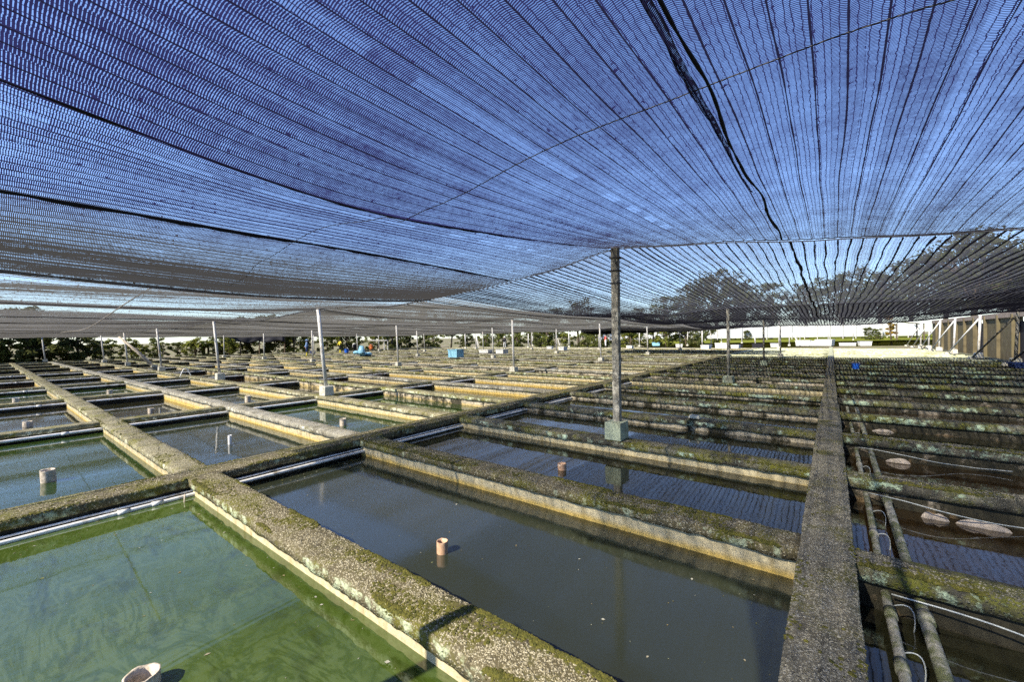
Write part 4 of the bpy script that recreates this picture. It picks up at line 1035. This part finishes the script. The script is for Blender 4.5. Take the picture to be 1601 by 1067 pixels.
bush = []
for sd, lf in ((11, M['leaf_dark']), (12, M['leaf_mid']), (13, M['leaf_pale'])):
    bush.append(tree_proto(sd, 2.4, 1.3, lf, 34, 55, .12, .05))
bl = []
rb = random.Random(21)
for i in range(20):
    y = -4.5 + i * .85 + rb.uniform(-.3, .3); bl.append((XL - 1.9 - rb.uniform(0, 1.8) - (1.5 if 5 < y < 8 else 0), y, rb.choice([0, 0, 0, 1]) if y < 4.5 else rb.choice([0, 1, 2, 2]), rb.uniform(1.05, 1.6) if y < 4 else rb.uniform(.45, .9)))
for i in range(14):
    y = 12 + i * 1.7; bl.append((XL - 2.5 - rb.uniform(0, 2.5), y + rb.uniform(-.4, .4), rb.choice([0, 0, 1, 2]), rb.uniform(.8, 1.4)))
for i in range(20):
    x = -36 + i * 1.45; bl.append((x, 35.5 + rb.uniform(0, 3), rb.choice([0, 0, 1, 1, 2]), rb.uniform(.75, 1.25)))
for px, dep in ((1085, 60), (1120, 62), (1150, 62), (1168, 60), (1190, 62), (1372, 48), (1358, 50), (1060, 63)):
    p = DIR(px, dep); bl.append((p.x, p.y, rb.choice([0, 1]), .7))
used = set()
for i, (x, y, k, s) in enumerate(bl):
    t = bush[k] if k not in used else copy_tree(bush[k]); used.add(k)
    t.name = 'bush'; t.location = (x * U, y * U, -.55); t.scale = (s * rb.uniform(.85, 1.15), s, s * rb.uniform(.9, 1.1)); t.rotation_euler = (0, 0, i * 2.1)
    side, base = ('left hedge near the frame edge', 0) if i < 20 else (('far left hedge', 20) if i < 34 else (('hedge behind the far tanks', 34) if i < 54 else ('far field edge', 54)))
    tag(t, 'leafy %s bush in the %s, %s from the left' % (('dark green', 'mid green', 'pale green')[k], side, ORD[i - base]), 'bush', 'bushes in the ' + side)
yt = tree_proto(31, 3.0, .75, M['leaf_yellow'], 20, 50, .12, .3)
p = DIR(1394, 46); yt.location = (p.x * U, p.y * U, -.4); tag(yt, 'small yellow-leaved tree by the white-roofed shed', 'tree')

# banana plants
def banana(x, y, h, label, seed):
    rnd = random.Random(seed); root = empty('banana_plant', (x, y, -.4))
    for s in range(3):
        ox, oy = rnd.uniform(-.3, .3), rnd.uniform(-.3, .3); hh = h * rnd.uniform(.8, 1.1)
        b = MB(); b.tube([(ox, oy, 0), (ox * 1.1, oy, hh * .5), (ox * 1.2, oy * 1.1, hh * .8)], [.08, .07, .04], 7); b.build('stem', M['bark'], root, smooth=True)
        for k in range(6):
            an = k * 1.05 + rnd.uniform(-.3, .3); L = hh * rnd.uniform(.5, .75); b = MB(); n = 8
            for i in range(n + 1):
                t = i / n; q = L * t; z = hh * .78 + L * (.55 * t - .8 * t * t); w = .16 * math.sin(math.pi * min(1, t * .92 + .06)) + .005
                for sgn in (-1, 0, 1):
                    b.v.append((ox * 1.2 + math.cos(an) * q - math.sin(an) * w * sgn, oy * 1.1 + math.sin(an) * q + math.cos(an) * w * sgn, z + (.0 if sgn else -.04)))
            for i in range(n):
                for j in range(2): b.f.append((i * 3 + j, i * 3 + j + 1, i * 3 + j + 4, i * 3 + j + 3)); b.mi.append(0)
            b.build('leaf', M['leaf_pale'], root, smooth=True)
    tag(root, label, 'plant', 'banana plants at the left')
for i, (px, dep) in enumerate(((300, 31), (322, 32), (350, 33))):
    p = DIR(px, dep); banana(p.x, p.y, 1.6, 'banana plant with torn leaves, %s from the left' % ORD[i], i)

# black netting shelter at the left
p = DIR(396, 34); root = empty('net_shelter', (p.x, p.y, -.3), .9)
b = MB()
for i in range(25):
    for j in range(7):
        x = -2.3 + 4.6 * i / 24; b.v.append((x, .1 * noise.noise(Vector((i * .4, j * .5, 2))), 1.18 + .85 * j / 6 - .08 * math.sin(i * .8) * (1 - j / 6)))
for i in range(24):
    for j in range(6): b.f.append((i * 7 + j, i * 7 + 7 + j, i * 7 + 8 + j, i * 7 + j + 1)); b.mi.append(0)
o = b.build('hanging_sheet', M['black_sheet'], root, smooth=True); sd_ = o.modifiers.new('solid', 'SOLIDIFY'); sd_.thickness = .02
for x in (-2.3, -1.0, .4, 2.3):
    b = MB(); b.tube([(x, .15, 0), (x, .15, 2.05)], .05, 7); b.build('pole', M['bark'], root)
b = MB(); b.box((0, .9, 2.07), (4.8, 1.9, .05)); b.build('roof', M['white_wall'], root)
tag(root, 'shelter hung with a black sheet behind the left tanks', 'shelter')

# ------------------------------------------------------------------ right-hand concrete wall, far shed, white sheet fence
root = empty('concrete_wall', (5.9, 12, -.6))
y = 0.0; i = 0
while y < 30:
    w = 1.9
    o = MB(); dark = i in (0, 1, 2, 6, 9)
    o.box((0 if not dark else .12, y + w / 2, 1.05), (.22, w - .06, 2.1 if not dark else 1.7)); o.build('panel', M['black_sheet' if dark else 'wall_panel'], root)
    c = MB(); c.box((-.14, y, 1.1), (.16, .14, 2.2)); c.build('pilaster', M['wall_panel'], root)
    y += w; i += 1
b = MB(); b.box((-.01, 15.0, 2.18), (.34, 30.4, .22)); b.build('lintel', M['wall_pink'], root)
tag(root, 'streaked concrete wall with black openings behind the braced posts', 'wall')
p = DIR(1418, 45); root = empty('shed', (p.x, p.y, -.1), .2)
b = MB(); b.box((0, 0, 2.0), (2.6, 2.0, .08), rot=Matrix.Rotation(.12, 3, 'Y')); b.build('roof', M['white_wall'], root)
for sx in (-1, 1):
    for sy in (-1, 1):
        b = MB(); b.box((sx * 1.1, sy * .85, .95), (.1, .1, 1.9)); b.build('leg', M['bark'], root)
tag(root, 'open shed with a white roof in the far right', 'shed')
a, c = DIR(935, 62), DIR(1440, 58)
root = empty('sheet_fence', (a.x, a.y, 0)); L = (c - a).length; root.rotation_euler = (0, 0, math.atan2(c.y - a.y, c.x - a.x))
n = 26
for i in range(n):
    w = L / n; b = MB(); b.box((w * (i + .5), 0, 1.15), (w - .05, .04, 1.75)); b.build('panel', M['white_wall'], root)
    b = MB(); b.tube([(w * i, -.08, -.4), (w * i, -.08, 2.1)], .05, 6); b.build('pole', M['post'], root)
tag(root, 'long white sheet fence on poles at the far end of the field', 'fence')
